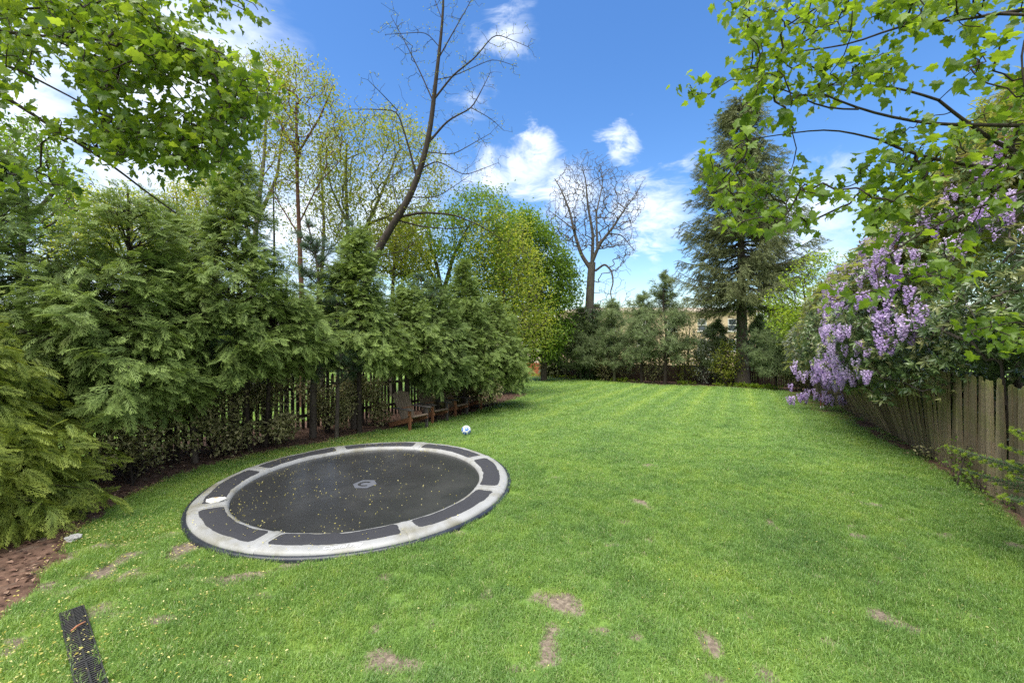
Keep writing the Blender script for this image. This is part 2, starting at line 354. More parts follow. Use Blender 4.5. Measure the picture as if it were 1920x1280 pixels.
def T_frond(pairs=8, sub=3, width=.035, droop=.30, W=.45, seed=0):
    rng = np.random.default_rng(seed); V = []; F = []; tt = []
    def leaf(a, b, wd, ta, tb):
        a = np.array(a); b = np.array(b); d = b-a; nrm = np.array([-d[1], d[0], 0]); nrm = nrm/(np.linalg.norm(nrm)+1e-9)*wd
        i = len(V); mid = a+d*.45
        V.extend([a, mid+nrm, b, mid-nrm]); F.append([i, i+1, i+2, i+3]); tt.extend([ta, (ta+tb)/2, tb, (ta+tb)/2])
    def bend(p): return [p[0], p[1], p[2]-droop*p[0]**2-.25*abs(p[1])**1.5+.0]
    pts = np.linspace(0, 1, pairs+2)
    for i in range(pairs+1): leaf(bend([pts[i], 0, 0]), bend([pts[i+1]+.04, 0, 0]), width*.5, pts[i]*.3, pts[i+1]**2)
    for i in range(1, pairs+1):
        x = pts[i]; ln = W*(math.sin(math.pi*min(1, x*.72+.22))**.8)*(rng.uniform(.75, 1.1))
        for sgn in (-1, 1):
            ang = R(rng.uniform(28, 46)); dx, dy = math.cos(ang), math.sin(ang)*sgn; zz = rng.uniform(-.06, .04)
            a = [x, 0, 0]; b = [x+dx*ln, dy*ln, zz]
            leaf(bend(a), bend(b), width*(1.0 if sub else 1.8), .2*x, .5+.5*x)
            for k in range(sub):
                f = (k+1)/(sub+1)*.85+.08
                pa = [x+dx*ln*f, dy*ln*f, zz*f]; l2 = ln*.42*(1-f*.6)
                for s2 in (-1, 1):
                    an = ang*sgn+s2*R(40); leaf(bend(pa), bend([pa[0]+math.cos(an)*l2, pa[1]+math.sin(an)*l2, pa[2]-.02]), width*.8, .3*x+.1, .35+.6*x)
    return np.array(V, float), np.array(F), np.array(tt)
def T_tuft(n=16, L_=1.0, w=.02, spread=70, seed=0, stem=.0):
    rng = np.random.default_rng(seed); V = []; F = []
    for k in range(n):
        a = rng.uniform(0, 2*math.pi); s_ = R(rng.uniform(15, spread)); d = np.array([math.cos(s_), math.sin(s_)*math.cos(a), math.sin(s_)*math.sin(a)])
        b = np.array([rng.uniform(-.25, .1)*stem, 0, 0]); pr = norm(np.cross(d, rng.normal(size=3))); ln = L_*rng.uniform(.7, 1)
        i = len(V); V += [b-pr*w, b+pr*w, b+d*ln+np.array([0, 0, -.08*ln])]; F.append([i, i+1, i+2])
    return np.array(V, float), np.array(F), np.tile([0, 0, .6], n)
def T_whorl(n=8, L_=1.0, W=.3, seed=0):
    rng = np.random.default_rng(seed); V = []; F = []; tt = []
    for k in range(n):
        a = 2*math.pi*k/n+rng.uniform(-.3, .3); up = R(rng.uniform(25, 80)); ln = L_*rng.uniform(.75, 1.05)
        d = np.array([math.cos(up), math.sin(up)*math.cos(a), math.sin(up)*math.sin(a)]); side = norm(np.cross(d, [1, 0, 0])); nn = np.cross(side, d)
        i = len(V); dr = np.array([-.25, 0, 0])
        V += [d*.08, d*ln*.5+side*W*.5*ln+nn*.03, d*ln*.55+dr*ln*.1, d*ln*.5-side*W*.5*ln+nn*.03, d*ln+dr*ln*.5]
        F += [[i, i+1, i+2], [i, i+2, i+3], [i+1, i+4, i+2], [i+2, i+4, i+3]]; tt += [0, .2, .3, .2, .5]
    return np.array(V, float), np.array(F), np.array(tt)
def T_pinnate(n=5, seed=0):
    rng = np.random.default_rng(seed); V = []; F = []; tt = []
    def lf(p, d, ln):
        pr = norm(np.cross(d, [0, 0, 1.]))*ln*.22; i = len(V)
        V.extend([p, p+d*ln*.45+pr, p+d*ln+np.array([0, 0, -.12*ln]), p+d*ln*.45-pr]); F.extend([[i, i+1, i+2], [i, i+2, i+3]]); tt.extend([0, .3, .8, .3])
    for k in range(n):
        x = .2+.8*k/n; z = -.3*x*x
        for s_ in (-1, 1): lf(np.array([x, 0, z]), norm(np.array([.6, .8*s_, -.2+rng.uniform(-.2, .2)])), .36)
    lf(np.array([1, 0, -.3]), norm(np.array([1, 0, -.5])), .36)
    i = len(V); V.extend([np.array([0, .01, 0]), np.array([0, -.01, 0]), np.array([1, 0, -.3])]); F.append([i, i+1, i+2]); tt.extend([0, 0, 0])
    return np.array(V, float), np.array(F), np.array(tt)
def T_raceme(n=70, seed=0):
    """hanging flower cluster, x axis = downward along the stem"""
    rng = np.random.default_rng(seed); V = []; F = []; tt = []
    for k in range(n):
        x = rng.uniform(0.02, 1)**.85; r = .24*(1-x)**.55*rng.uniform(.75, 1.1)+.02; a = rng.uniform(0, 2*math.pi)
        c = np.array([x, r*math.cos(a), r*math.sin(a)]); s_ = .085*(1.1-.45*x); u = rdir(rng, 1)[0]; w_ = norm(np.cross(u, rdir(rng, 1)[0])); i = len(V)
        V += [c-u*s_, c+w_*s_*.8, c+u*s_, c-w_*s_*.8]; F += [[i, i+1, i+2], [i, i+2, i+3]]; q_ = x*.9; tt += [q_, q_*.6, q_*.4, q_*.6]
    return np.array(V, float), np.array(F), np.array(tt)
def T_hangtwig(n=9, seed=0):
    """hanging needle-covered twig, x along"""
    rng = np.random.default_rng(seed); V = []; F = []; tt = []
    for k in range(n):
        x = k/n
        for s_ in range(3):
            a = rng.uniform(0, 2*math.pi); d = norm(np.array([.75, .6*math.cos(a), .6*math.sin(a)])); ln = .22*rng.uniform(.7, 1.2); pr = norm(np.cross(d, rng.normal(size=3)))*.022
            p = np.array([x, rng.uniform(-.03, .03), rng.uniform(-.03, .03)]); i = len(V)
            V += [p-pr, p+pr, p+d*ln]; F.append([i, i+1, i+2]); tt += [0, 0, .4]
    return np.array(V, float), np.array(F), np.array(tt)
TD = [T_diamond(1, .55, .15)]; TM = [T_maple(.28, .10, 1.0, 1), T_maple(.55, .30, .85, 2), T_maple(.15, -.28, .95, 3), T_maple(.7, .05, 1.05, 4), T_maple(.4, .5, .7, 5)]
TFN = [T_frond(9, 2, .017, .5, .34+.03*s_, s_) for s_ in range(4)]; TFM = [T_frond(6, 1, .030, .5, .38+.05*s_, 5+s_) for s_ in range(4)]; TFF = [T_frond(6, 0, .05, .3, .45, 9+s_) for s_ in range(2)]
TP = [T_tuft(22, 1, .012, 75, s_, .5) for s_ in range(3)]; TPF = [T_tuft(12, 1, .03, 80, s_, .5) for s_ in range(2)]
TW = [T_whorl(8, 1, .3, s_) for s_ in range(3)]; TPI = [T_pinnate(5, s_) for s_ in range(2)]; TH = [T_hangtwig(9, s_) for s_ in range(3)]
class Inst:
    '''many small pieces of one mass: points that carry a piece each'''
    def __init__(s): s.d = {}
    def add(s, tm, k, Rm, T, S, v):
        for i in range(len(tm)):
            q_ = k == i
            if q_.any(): s.d.setdefault(id(tm[i]), [tm[i], [], [], [], []]); e = s.d[id(tm[i])]; e[1].append(Rm[q_]); e[2].append(T[q_]); e[3].append(S[q_]); e[4].append(v[q_])
INSTN = [0, 0]
def instance_modifier(ob, objs, nm):
    ng = bpy.data.node_groups.new(nm, 'GeometryNodeTree')
    ng.interface.new_socket('Geometry', in_out='INPUT', socket_type='NodeSocketGeometry'); ng.interface.new_socket('Geometry', in_out='OUTPUT', socket_type='NodeSocketGeometry')
    gi = ng.nodes.new('NodeGroupInput'); go = ng.nodes.new('NodeGroupOutput'); jn = ng.nodes.new('GeometryNodeJoinGeometry')
    def named(n2, ty):
        n_ = ng.nodes.new('GeometryNodeInputNamedAttribute'); n_.data_type = ty; n_.inputs[0].default_value = n2; return n_.outputs[0]
    ro = named('rot', 'FLOAT_VECTOR'); so = named('scl', 'FLOAT_VECTOR'); pk = named('pick', 'INT')
    e2r = ng.nodes.new('FunctionNodeEulerToRotation'); ng.links.new(ro, e2r.inputs[0])
    for k, to in enumerate(objs):
        oi_ = ng.nodes.new('GeometryNodeObjectInfo'); oi_.inputs[0].default_value = to; oi_.inputs['As Instance'].default_value = True
        cmp_ = ng.nodes.new('FunctionNodeCompare'); cmp_.data_type = 'INT'; cmp_.operation = 'EQUAL'; ng.links.new(pk, cmp_.inputs[2]); cmp_.inputs[3].default_value = k
        ip = ng.nodes.new('GeometryNodeInstanceOnPoints'); ng.links.new(gi.outputs[0], ip.inputs['Points']); ng.links.new(cmp_.outputs[0], ip.inputs['Selection'])
        ng.links.new(oi_.outputs['Geometry'], ip.inputs['Instance']); ng.links.new(e2r.outputs[0], ip.inputs['Rotation']); ng.links.new(so, ip.inputs['Scale']); ng.links.new(ip.outputs[0], jn.inputs[0])
    ng.links.new(jn.outputs[0], go.inputs[0])
    ob.modifiers.new('pieces', 'NODES').node_group = ng
TOBJ = {}
def mki(name, inst, mat, parent, label=None):
    off = np.array(wloc(parent)) if parent is not None else np.zeros(3); RR, TT, SS, VV, PK, objs = [], [], [], [], [], []
    for k, (tm, a, b, c, d) in enumerate(inst.d.values()):
        key = (id(tm), mat.name)
        if key not in TOBJ:
            g = Geo(); g.add(tm[0], tm[1], 0.0, tm[2]); TOBJ[key] = bpy.data.objects.new('piece', g.mesh('piece', mat))
        objs.append(TOBJ[key]); a = np.concatenate(a); RR.append(a); TT.append(np.concatenate(b)); SS.append(np.concatenate(c)); VV.append(np.concatenate(d)); PK.append(np.full(len(a), k)); INSTN[0] += len(a); INSTN[1] += len(a)*len(tm[1])*(tm[1].shape[1]-2)
    RR = np.concatenate(RR); TT = np.concatenate(TT)-off; SS = np.concatenate(SS); n = len(TT)
    ry = np.arcsin(np.clip(-RR[:, 2, 0], -1, 1)); rx = np.arctan2(RR[:, 2, 1], RR[:, 2, 2]); rz = np.arctan2(RR[:, 1, 0], RR[:, 0, 0])
    me = bpy.data.meshes.new(name); me.vertices.add(n); me.vertices.foreach_set('co', TT.astype(np.float32).ravel())
    def at(nm, ty, arr, f_): a = me.attributes.new(nm, ty, 'POINT'); a.data.foreach_set(f_, arr.ravel())
    at('rot', 'FLOAT_VECTOR', np.stack([rx, ry, rz], 1).astype(np.float32), 'vector'); at('scl', 'FLOAT_VECTOR', np.repeat(SS[:, None], 3, 1).astype(np.float32), 'vector')
    at('pick', 'INT', np.concatenate(PK).astype(np.int32), 'value'); at('iv', 'FLOAT', np.concatenate(VV).astype(np.float32), 'value')
    o = bpy.data.objects.new(name, me); C.objects.link(o); o['kind'] = 'stuff'
    if parent is not None: o.parent = parent
    if label: o['label'] = label
    instance_modifier(o, objs, name); return o
def put(geo, tm, rng, Rm, T, S, v, mat=0):
    if isinstance(geo, Inst): geo.add(tm, rng.integers(0, len(tm), len(T)), Rm, T, S, v); return
    k = rng.integers(0, len(tm), len(T))
    for i in range(len(tm)):
        s_ = k == i; geo.scatter(tm[i], Rm[s_], T[s_], S[s_], v[s_], mat)

# ------------------------------------------------------------------ branching: attraction points joined to a skeleton
def grow(seeds, targets, rng, alpha=.35, tip=.006, power=2.3, wig=.10, sag=0.0, taper_seed=True):
    """seeds: list of (points, r0, r1, attach) -> node arrays; returns nodes, parent, radius, is_target"""
    nodes = []; par = []; path = []; rad = []
    for pts, r0, r1 in [q_[:3] for q_ in seeds]:
        X = resample(pts, max(.12, .02*np.linalg.norm(np.asarray(pts[-1])-np.asarray(pts[0]))+.1)); n = len(X)
        if nodes:
            A = np.array(nodes); j = int(np.argmin(np.linalg.norm(A-X[0], axis=1))); base = path[j]+np.linalg.norm(A[j]-X[0])
        else: j = -1; base = 0
        prev = j
        for i in range(n):
            nodes.append(X[i]); par.append(prev); path.append(base); rad.append(r0+(r1-r0)*i/(n-1)); prev = len(nodes)-1
            if i < n-1: base += np.linalg.norm(X[i+1]-X[i])
    ns = len(nodes); Tg = np.asarray(targets, float); M = len(Tg)
    A = np.vstack([np.array(nodes), Tg]); par = par+[-1]*M; path = np.array(path+[0.]*M)
    if M:
        dm = np.linalg.norm(Tg[:, None]-A[None, :ns], axis=2)+alpha*path[None, :ns]
        bj = dm.argmin(1); bc = dm.min(1); done = np.zeros(M, bool)
        for _ in range(M):
            k = int(np.argmin(np.where(done, 1e9, bc))); done[k] = True; j = bj[k]; par[ns+k] = int(j)
            path[ns+k] = path[j]+np.linalg.norm(Tg[k]-A[j])
            dn = np.linalg.norm(Tg-Tg[k], axis=1)+alpha*path[ns+k]; b = (dn < bc) & ~done; bc[b] = dn[b]; bj[b] = ns+k
    par = np.array(par); r = np.zeros(ns+M); acc_ = np.zeros(ns+M)
    order = np.argsort(-path)
    for i in order:
        rr = tip if acc_[i] == 0 else acc_[i]**(1/power)
        if i < ns: rr = max(rad[i], 0)
        r[i] = rr
        if i >= ns: acc_[par[i]] += rr**power
    return A, par, r, ns
def wood(geo, A, par, r, ns, rng, wig=.1, sag=0., sides=5, tsides=3, cap_r=None):
    i = np.arange(ns, len(A)); i = i[par[i] >= 0]; p = par[i]
    a = A[p]; b = A[i]; d = b-a; ln = np.linalg.norm(d, axis=1, keepdims=True); rp = np.minimum(r[i]*1.25, r[p]); rc = r[i]
    o1 = rng.normal(size=a.shape)*ln*wig; o2 = rng.normal(size=a.shape)*ln*wig
    o1[:, 2] += sag*ln[:, 0]; o2[:, 2] += sag*ln[:, 0]
    m1 = a+d*.33+o1; m2 = a+d*.68+o2
    for s_, k in ((rc > .02, sides), (rc <= .02, tsides)):
        if s_.sum() == 0: continue
        q1 = rp[s_]; q4 = rc[s_]
        segs(geo, a[s_], m1[s_], q1, q1*.7+q4*.3, k); segs(geo, m1[s_], m2[s_], q1*.7+q4*.3, q1*.35+q4*.65, k); segs(geo, m2[s_], b[s_], q1*.35+q4*.65, q4, k)
    j = np.arange(1, ns); j = j[par[j] >= 0]
    segs(geo, A[par[j]], A[j], r[par[j]], r[j], 8)
    return m1, m2, i
def leaves(geo, tm, rng, pts, dirs, k, size, spread=.12, droop=.3, v=None, mat=0, size_var=.3, hang=0.0, rollr=1.0):
    """k leaves around each point"""
    pts = np.repeat(pts, k, 0); dirs = np.repeat(dirs, k, 0); M = len(pts)
    X = norm(dirs*.6+rdir(rng, M)*1.0+np.array([0, 0, -droop])); off = rng.normal(size=(M, 3))*spread
    up = norm(np.array([0, 0, 1.])+rdir(rng, M)*rollr*.8)
    Rm = frames(X, up); S = size*(1+rng.uniform(-size_var, size_var, M))
    vv = rng.uniform(0, 1, M) if v is None else np.clip(np.repeat(v, k)+rng.normal(size=M)*.18, 0, 1)
    T_ = pts+off
    if geo is not None: put(geo, tm, rng, Rm, T_, S, vv, mat)
    return Rm, T_, S, vv
def blob_pts(rng, n, blobs, hollow=.5):
    """blobs (c, (rx,ry,rz)) -> points weighted to the outside"""
    vol = np.array([b[1][0]*b[1][1]*b[1][2] for b in blobs])**.75; k = rng.choice(len(blobs), n, p=vol/vol.sum())
    c = np.array([b[0] for b in blobs])[k]; s_ = np.array([b[1] for b in blobs])[k]
    return c+rdir(rng, n)*s_*(rng.uniform(hollow**3, 1, n)**(1/3))[:, None]
def poly_px(rng, n, poly, d0, d1, dens=None):
    xs = [p[0] for p in poly]; ys = [p[1] for p in poly]; out_ = []
    while len(out_) < n:
        x = rng.uniform(min(xs), max(xs), n*3); y = rng.uniform(min(ys), max(ys), n*3); k = inpoly(x, y, poly)
        if dens is not None: k &= dens(x, y) > rng.uniform(0, 1, len(x))
        x = x[k]; y = y[k]; d = rng.uniform(d0, d1, len(x))
        out_ += [P(a, b, c) for a, b, c in zip(x, y, d)]
    return np.array(out_[:n])
# ------------------------------------------------------------------ ground
def shade_lawn(t, base_cols, macro_s=.55):
    g = nd(t, 'ShaderNodeNewGeometry'); pos = g.outputs['Position']
    n1_ = nd(t, 'ShaderNodeTexNoise', i_Scale=.75, i_Detail=4.0, i_Roughness=.6); t.links.new(pos, n1_.inputs['Vector'])
    n2_ = nd(t, 'ShaderNodeTexNoise', i_Scale=5.0, i_Detail=4.0); t.links.new(pos, n2_.inputs['Vector'])
    f = math_n(t, 'ADD', math_n(t, 'MULTIPLY', n1_.outputs[0], .65), math_n(t, 'MULTIPLY', n2_.outputs[0], .35))
    sp = nd(t, 'ShaderNodeSeparateXYZ'); t.links.new(pos, sp.inputs[0])
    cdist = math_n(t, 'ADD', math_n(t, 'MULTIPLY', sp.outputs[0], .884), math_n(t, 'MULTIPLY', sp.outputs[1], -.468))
    st = math_n(t, 'SINE', math_n(t, 'MULTIPLY', cdist, 3.3))  # mowing stripes: light sheen of leaning blades painted into the turf colour
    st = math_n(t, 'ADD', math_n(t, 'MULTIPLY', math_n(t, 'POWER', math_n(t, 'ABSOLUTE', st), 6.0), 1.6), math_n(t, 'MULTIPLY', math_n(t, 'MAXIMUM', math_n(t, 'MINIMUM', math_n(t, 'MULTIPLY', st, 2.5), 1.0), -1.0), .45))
    mo = nd(t, 'ShaderNodeMapRange', i_1=-1.8, i_2=-5.0, i_3=0.0, i_4=.10); t.links.new(sp.outputs[0], mo.inputs[0]); f = math_n(t, 'ADD', f, mo.outputs[0])
    ff = nd(t, 'ShaderNodeMapRange', i_1=7.0, i_2=14.0, i_3=1.0, i_4=.5); t.links.new(sp.outputs[1], ff.inputs[0])
    f = math_n(t, 'ADD', math_n(t, 'MULTIPLY', math_n(t, 'SUBTRACT', f, .5), ff.outputs[0]), .5)
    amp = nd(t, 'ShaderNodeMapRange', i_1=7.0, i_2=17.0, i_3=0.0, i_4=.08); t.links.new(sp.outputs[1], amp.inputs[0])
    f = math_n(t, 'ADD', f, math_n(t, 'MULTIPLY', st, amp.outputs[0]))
    return f, sp
GCOLS = [(.28, (.10, .19, .047, 1)), (.43, (.15, .26, .057, 1)), (.56, (.195, .315, .062, 1)), (.72, (.29, .385, .07, 1))]
mg, t = newmat('lawn_soil_and_turf')
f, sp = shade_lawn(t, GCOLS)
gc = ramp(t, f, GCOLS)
hs2 = nd(t, 'ShaderNodeHueSaturation', i_Value=.72); t.links.new(gc, hs2.inputs['Color']); gcol = hs2.outputs[0]
ab = nd(t, 'ShaderNodeAttribute', attribute_name='v')
ns_ = nd(t, 'ShaderNodeTexNoise', i_Scale=22.0, i_Detail=8.0, i_Roughness=.7); g_ = nd(t, 'ShaderNodeNewGeometry'); t.links.new(g_.outputs['Position'], ns_.inputs['Vector'])
soil = ramp(t, ns_.outputs[0], [(.3, (.06, .047, .035, 1)), (.5, (.17, .135, .10, 1)), (.70, (.31, .255, .19, 1))])
bf = nd(t, 'ShaderNodeMapRange', i_1=.35, i_2=.62); t.links.new(math_n(t, 'ADD', ab.outputs['Fac'], math_n(t, 'MULTIPLY_ADD', ns_.outputs[0], .5, -.25)), bf.inputs[0])
mm = nd(t, 'ShaderNodeMix', data_type='RGBA'); t.links.new(bf.outputs[0], mm.inputs[0]); t.links.new(gcol, mm.inputs[6]); t.links.new(soil, mm.inputs[7])
pb = nd(t, 'ShaderNodeBsdfPrincipled', i_Roughness=.9); pb.inputs['Specular IOR Level'].default_value = .15; t.links.new(mm.outputs[2], pb.inputs['Base Color'])
bp = nd(t, 'ShaderNodeBump', i_Strength=.7, i_Distance=.03); t.links.new(ns_.outputs[0], bp.inputs['Height']); t.links.new(bp.outputs[0], pb.inputs['Normal'])
o_ = nd(t, 'ShaderNodeOutputMaterial'); t.links.new(pb.outputs[0], o_.inputs[0]); M_GROUND = mg

PATCH = [(740,1242,52,30),(722,1232,36,24),(1030,1212,22,30),(1045,1245,20,10),(1020,1120,26,14),(1062,1130,24,18),(1655,1152,26,13),(1680,1162,20,10),(1722,1176,28,12),(1555,1163,20,9),
  (1548,1196,30,10),(1330,1202,16,26),(1440,1262,24,20),(1205,942,13,8),(1168,975,22,6),(1690,1045,14,6),(1640,1085,24,5),(410,1084,38,10),(345,1028,34,14),(352,1060,14,6),(300,1158,26,6),
  (425,1242,24,8),(480,1116,22,8),(880,1142,14,6),(915,1112,8,12),(805,1165,10,8),(720,1082,10,7),(700,1175,14,10),(1130,1186,20,8),(1190,1196,14,12),(1540,1080,12,6),(1360,1150,14,6),
  (1100,1038,16,5),(1060,1018,10,6),(490,1078,30,6),(540,1062,24,6),(1820,1150,18,6),(1900,1020,20,8),(1770,1000,16,4),(1350,1275,30,12),(960,1255,14,8),(1215,1010,12,5),(1600,985,12,4),(250,1040,30,10)]
PW = []
for px, py, rx, ry in PATCH:
    d = 1920/(py-620); PW.append(((px-960)/800*d, d, rx/800*d, ry*d*d/1920))
def bare(x, y):
    x = np.asarray(x, float); y = np.asarray(y, float); b = np.zeros(x.shape)
    wv = (fbm(x, y, 5.0, 11, 4)-.5)*2.0
    for cx, cy_, rx, ry in PW:
        q_ = 1.38-np.sqrt(((x-cx)/rx)**2+((y-cy_)/ry)**2)*.62+wv*.8-.25
        b = np.maximum(b, np.clip(q_, 0, 1))
    s_ = fbm(x, y, 2.3, 5, 4); b = np.maximum(b, np.clip((s_-.715)*9, 0, .7)*(y < 9))
    lf = np.clip((-2.2-x)*.5, 0, 1)*np.clip((6.5-y)*.5, 0, 1)            # thin mossy turf by the bed
    b = np.maximum(b, np.clip((fbm(x, y, 3.5, 8, 4)-.53)*6, 0, .8)*lf)
    return b
def axis(lo, d0, d1, hi, st, gr=1.13):
    a = list(np.arange(d0, d1, st)); s_ = st; v = d1
    while v < hi: a.append(v); s_ *= gr; v += s_
    a.append(hi); b = []; s_ = st; v = d0-st
    while v > lo: b.append(v); s_ *= gr; v -= s_
    b.append(lo); return np.array(b[::-1]+a)
gx = axis(-260, -5.2, 7.2, 260, .065, 1.07); gy = axis(-40, 2.3, 8.2, 420, .065, 1.06)
XX, YY = np.meshgrid(gx, gy); nx, ny = len(gx), len(gy)
ZZ = gz(XX, YY); gg = Geo()
idx = np.arange(nx*ny).reshape(ny, nx)
bb = np.where((YY < 14) & (YY > 1.5) & (np.abs(XX) < 14), bare(XX, YY), 0)
ZZ = ZZ-.012*bb
gg.add(np.stack([XX, YY, ZZ], 2).reshape(-1, 3), np.stack([idx[:-1, :-1], idx[:-1, 1:], idx[1:, 1:], idx[1:, :-1]], 2).reshape(-1, 4), bb.ravel(), 0, 0, True)
lawn = mk('lawn', gg, M_GROUND, kind='structure'); lawn['label'] = 'mown green lawn with bare patches, falling away towards the back fence'

# beds of bark mulch
EDGE_L = [G(px, py) for px, py in [(0,1160),(60,1105),(120,1035),(160,985),(230,940),(330,890),(430,862),(530,842),(620,826),(700,811),(740,803),(820,790),(900,769),(985,743)]]
BED_L = [(-3.4, 0.0), (-3.95, 2.5)]+EDGE_L+[(.75, 20.5), (-1.0, 21.2), (-5.4, 13), (-8.4, 7.4), (-10.5, 4), (-10.5, 0)]
EDGE_B = [G(px, py) for px, py in [(975,706),(1100,713),(1200,720),(1290,724),(1400,728),(1480,735)]]
BED_B = [(-3, 40)]+EDGE_B+[(15.2, 20.0), (18, 22), (8, 36), (0, 43)]
FX = lambda t_: (6.8+.53*t_, 5.9+t_)
BED_R = [(FX(t_)[0]-w_, FX(t_)[1]+w_*.53) for t_, w_ in [(-6, .12), (-1, .15), (1, .16), (2.5, .26), (4, .42), (5, .4), (6.5, .6), (8, .9), (10, 1.0), (12, 1.2), (14.5, 1.0)]]+[(FX(t_)[0]+.3, FX(t_)[1]) for t_ in (14.5, -6)]
M_MULCH = solid('bark_mulch', (.04, .024, .017, 1), .95, (.19, .115, .08, 1), 9, 1.0, 30, .1, detail=8, dirt=(.16, .12, .09, 1), dscale=5, dthr=(.56, .7))
def bed(name, poly, st, label, hgt=.03):
    xs = [p[0] for p in poly]; ys = [p[1] for p in poly]
    ax = np.arange(min(xs)-.2, max(xs)+.2, st); ay = np.arange(min(ys)-.2, max(ys)+.2, st); X, Y = np.meshgrid(ax, ay)
    s_ = sdist(X, Y, poly)+(fbm(X, Y, 2.6, 21, 4)-.5)*.16
    Z = gz(X, Y)+np.clip(s_*.5, -.05, hgt)+(fbm(X, Y, 6, 2, 3)-.5)*.035*np.clip(s_*4, 0, 1)-.004
    ii = np.arange(X.size).reshape(X.shape); F = np.stack([ii[:-1, :-1], ii[:-1, 1:], ii[1:, 1:], ii[1:, :-1]], 2).reshape(-1, 4)
    keep = (s_.ravel()[F] > -.1).any(1); F = F[keep]; used = np.unique(F); rm = np.full(X.size, -1); rm[used] = np.arange(len(used))
    g = Geo(); g.add(np.stack([X, Y, Z], 2).reshape(-1, 3)[used], rm[F], .5, 0, 0, True)
    o = mk(name, g, M_MULCH, kind='structure'); o['label'] = label; return s_
bed('mulch_bed', BED_L, .07, 'brown bark mulch bed under the evergreen hedge')
bed('mulch_bed', BED_B, .15, 'strip of brown mulch along the back fence')
bed('mulch_bed', BED_R, .09, 'narrow strip of bare soil along the leaning fence', .015)
rng = np.random.default_rng(5)
# chips and litter
M_CHIP = leafmat('chip_bark', [(.035, .02, .015, 1), (.10, .05, .035, 1), (.22, .13, .09, 1), (.36, .25, .17, 1)], trans=.05, rough=.8)
g = Geo()
def litter(g, poly, n, s0, s1, near=None):
    xs = [p[0] for p in poly]; ys = [p[1] for p in poly]
    x = rng.uniform(min(xs), max(xs), n*6); y = rng.uniform(min(ys), max(ys), n*6); k = inpoly(x, y, poly) & (y > 2.2) & (np.abs(x) < 1.3*y+1); x = x[k][:n]; y = y[k][:n]; M = len(x)
    Rm = frames(np.stack([np.cos(a_ := rng.uniform(0, 6.28, M)), np.sin(a_), rng.uniform(-.3, .3, M)], 1), roll=rng.normal(size=M)*.4)
    g.scatter(T_diamond(1, .45, .3), Rm, np.stack([x, y, gz(x, y)+.035], 1), rng.uniform(s0, s1, M), rng.uniform(0, 1, M)**1.5)
litter(g, BED_L, 9000, .02, .08); litter(g, BED_B, 1500, .06, .15)
o = mk('mulch_chip', g, M_CHIP, kind='stuff'); o['label'] = 'loose bark chips and dry litter on the beds'
g = Geo(); litter(g, [(x-.25, y-.1) if i < 11 else (x, y) for i, (x, y) in enumerate(BED_R)], 1500, .02, .07)
o = mk('leaf_litter', g, leafmat('dry_leaf', [(.10, .05, .03, 1), (.25, .17, .08, 1), (.35, .33, .14, 1)], trans=.2), kind='stuff'); o['label'] = 'fallen leaves at the foot of the leaning fence'

# ------------------------------------------------------------------ grass (geometry nodes, one object of stuff)
TC = np.array([-2.31, 6.72]); TR = 2.26
def tuft_mesh(name, n, rad, h, wd, seed):
    r_ = np.random.default_rng(seed); g = Geo()
    for k in range(n):
        a = r_.uniform(0, 6.28); q_ = rad*math.sqrt(r_.uniform(0, 1)); b = np.array([q_*math.cos(a), q_*math.sin(a), -.01]); az = r_.uniform(0, 6.28); ln = h*r_.uniform(.5, 1.15); le = r_.uniform(.15, 1.0)
        d = np.array([math.cos(az), math.sin(az), 0]); pr = np.array([-d[1], d[0], 0])*wd*r_.uniform(.7, 1.2)
        V = [b-pr, b+pr, b+d*le*ln*.35+[0, 0, ln*.6]-pr*.8, b+d*le*ln*.35+[0, 0, ln*.6]+pr*.8, b+d*le*ln+[0, 0, ln*(1-le*.35)]]
        g.add(V, [[0, 1, 3], [0, 3, 2], [2, 3, 4]], r_.uniform(0, 1), [0, 0, .5, .5, 1])
    return g
mgr, t = newmat('grass_blade')
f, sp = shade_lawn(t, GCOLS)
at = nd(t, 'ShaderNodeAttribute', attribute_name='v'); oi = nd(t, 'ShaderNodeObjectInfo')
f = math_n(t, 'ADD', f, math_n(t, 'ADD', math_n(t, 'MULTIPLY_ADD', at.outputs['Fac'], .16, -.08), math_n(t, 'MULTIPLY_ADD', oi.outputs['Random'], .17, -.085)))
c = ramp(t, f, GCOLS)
dry = math_n(t, 'GREATER_THAN', at.outputs['Fac'], .93)
mm = nd(t, 'ShaderNodeMix', data_type='RGBA'); t.links.new(dry, mm.inputs[0]); t.links.new(c, mm.inputs[6]); mm.inputs[7].default_value = (.34, .36, .16, 1); c = mm.outputs[2]
p = nd(t, 'ShaderNodeBsdfPrincipled', i_Roughness=.38); p.inputs['Specular IOR Level'].default_value = .5; t.links.new(c, p.inputs['Base Color'])
tr = nd(t, 'ShaderNodeBsdfTranslucent'); h_ = nd(t, 'ShaderNodeHueSaturation', i_Value=1.5, i_Saturation=1.05); t.links.new(c, h_.inputs['Color']); t.links.new(h_.outputs[0], tr.inputs[0])
s_ = nd(t, 'ShaderNodeMixShader', i_0=.32); t.links.new(p.outputs[0], s_.inputs[1]); t.links.new(tr.outputs[0], s_.inputs[2])
o_ = nd(t, 'ShaderNodeOutputMaterial'); t.links.new(s_.outputs[0], o_.inputs[0]); M_GRASS = mgr
tufts = []
for k in range(4):
    gm = tuft_mesh('grass_tuft', 44, .085, .062, .0022, 40+k); to = bpy.data.objects.new('grass_tuft', gm.mesh('grass_tuft', M_GRASS)); tufts.append(to)
GRATE_O = np.array([-3.78, 3.66]); GRATE_D = norm(np.array([[.88, -.73]]))[0]; GRATE_N = np.array([-GRATE_D[1], GRATE_D[0]])
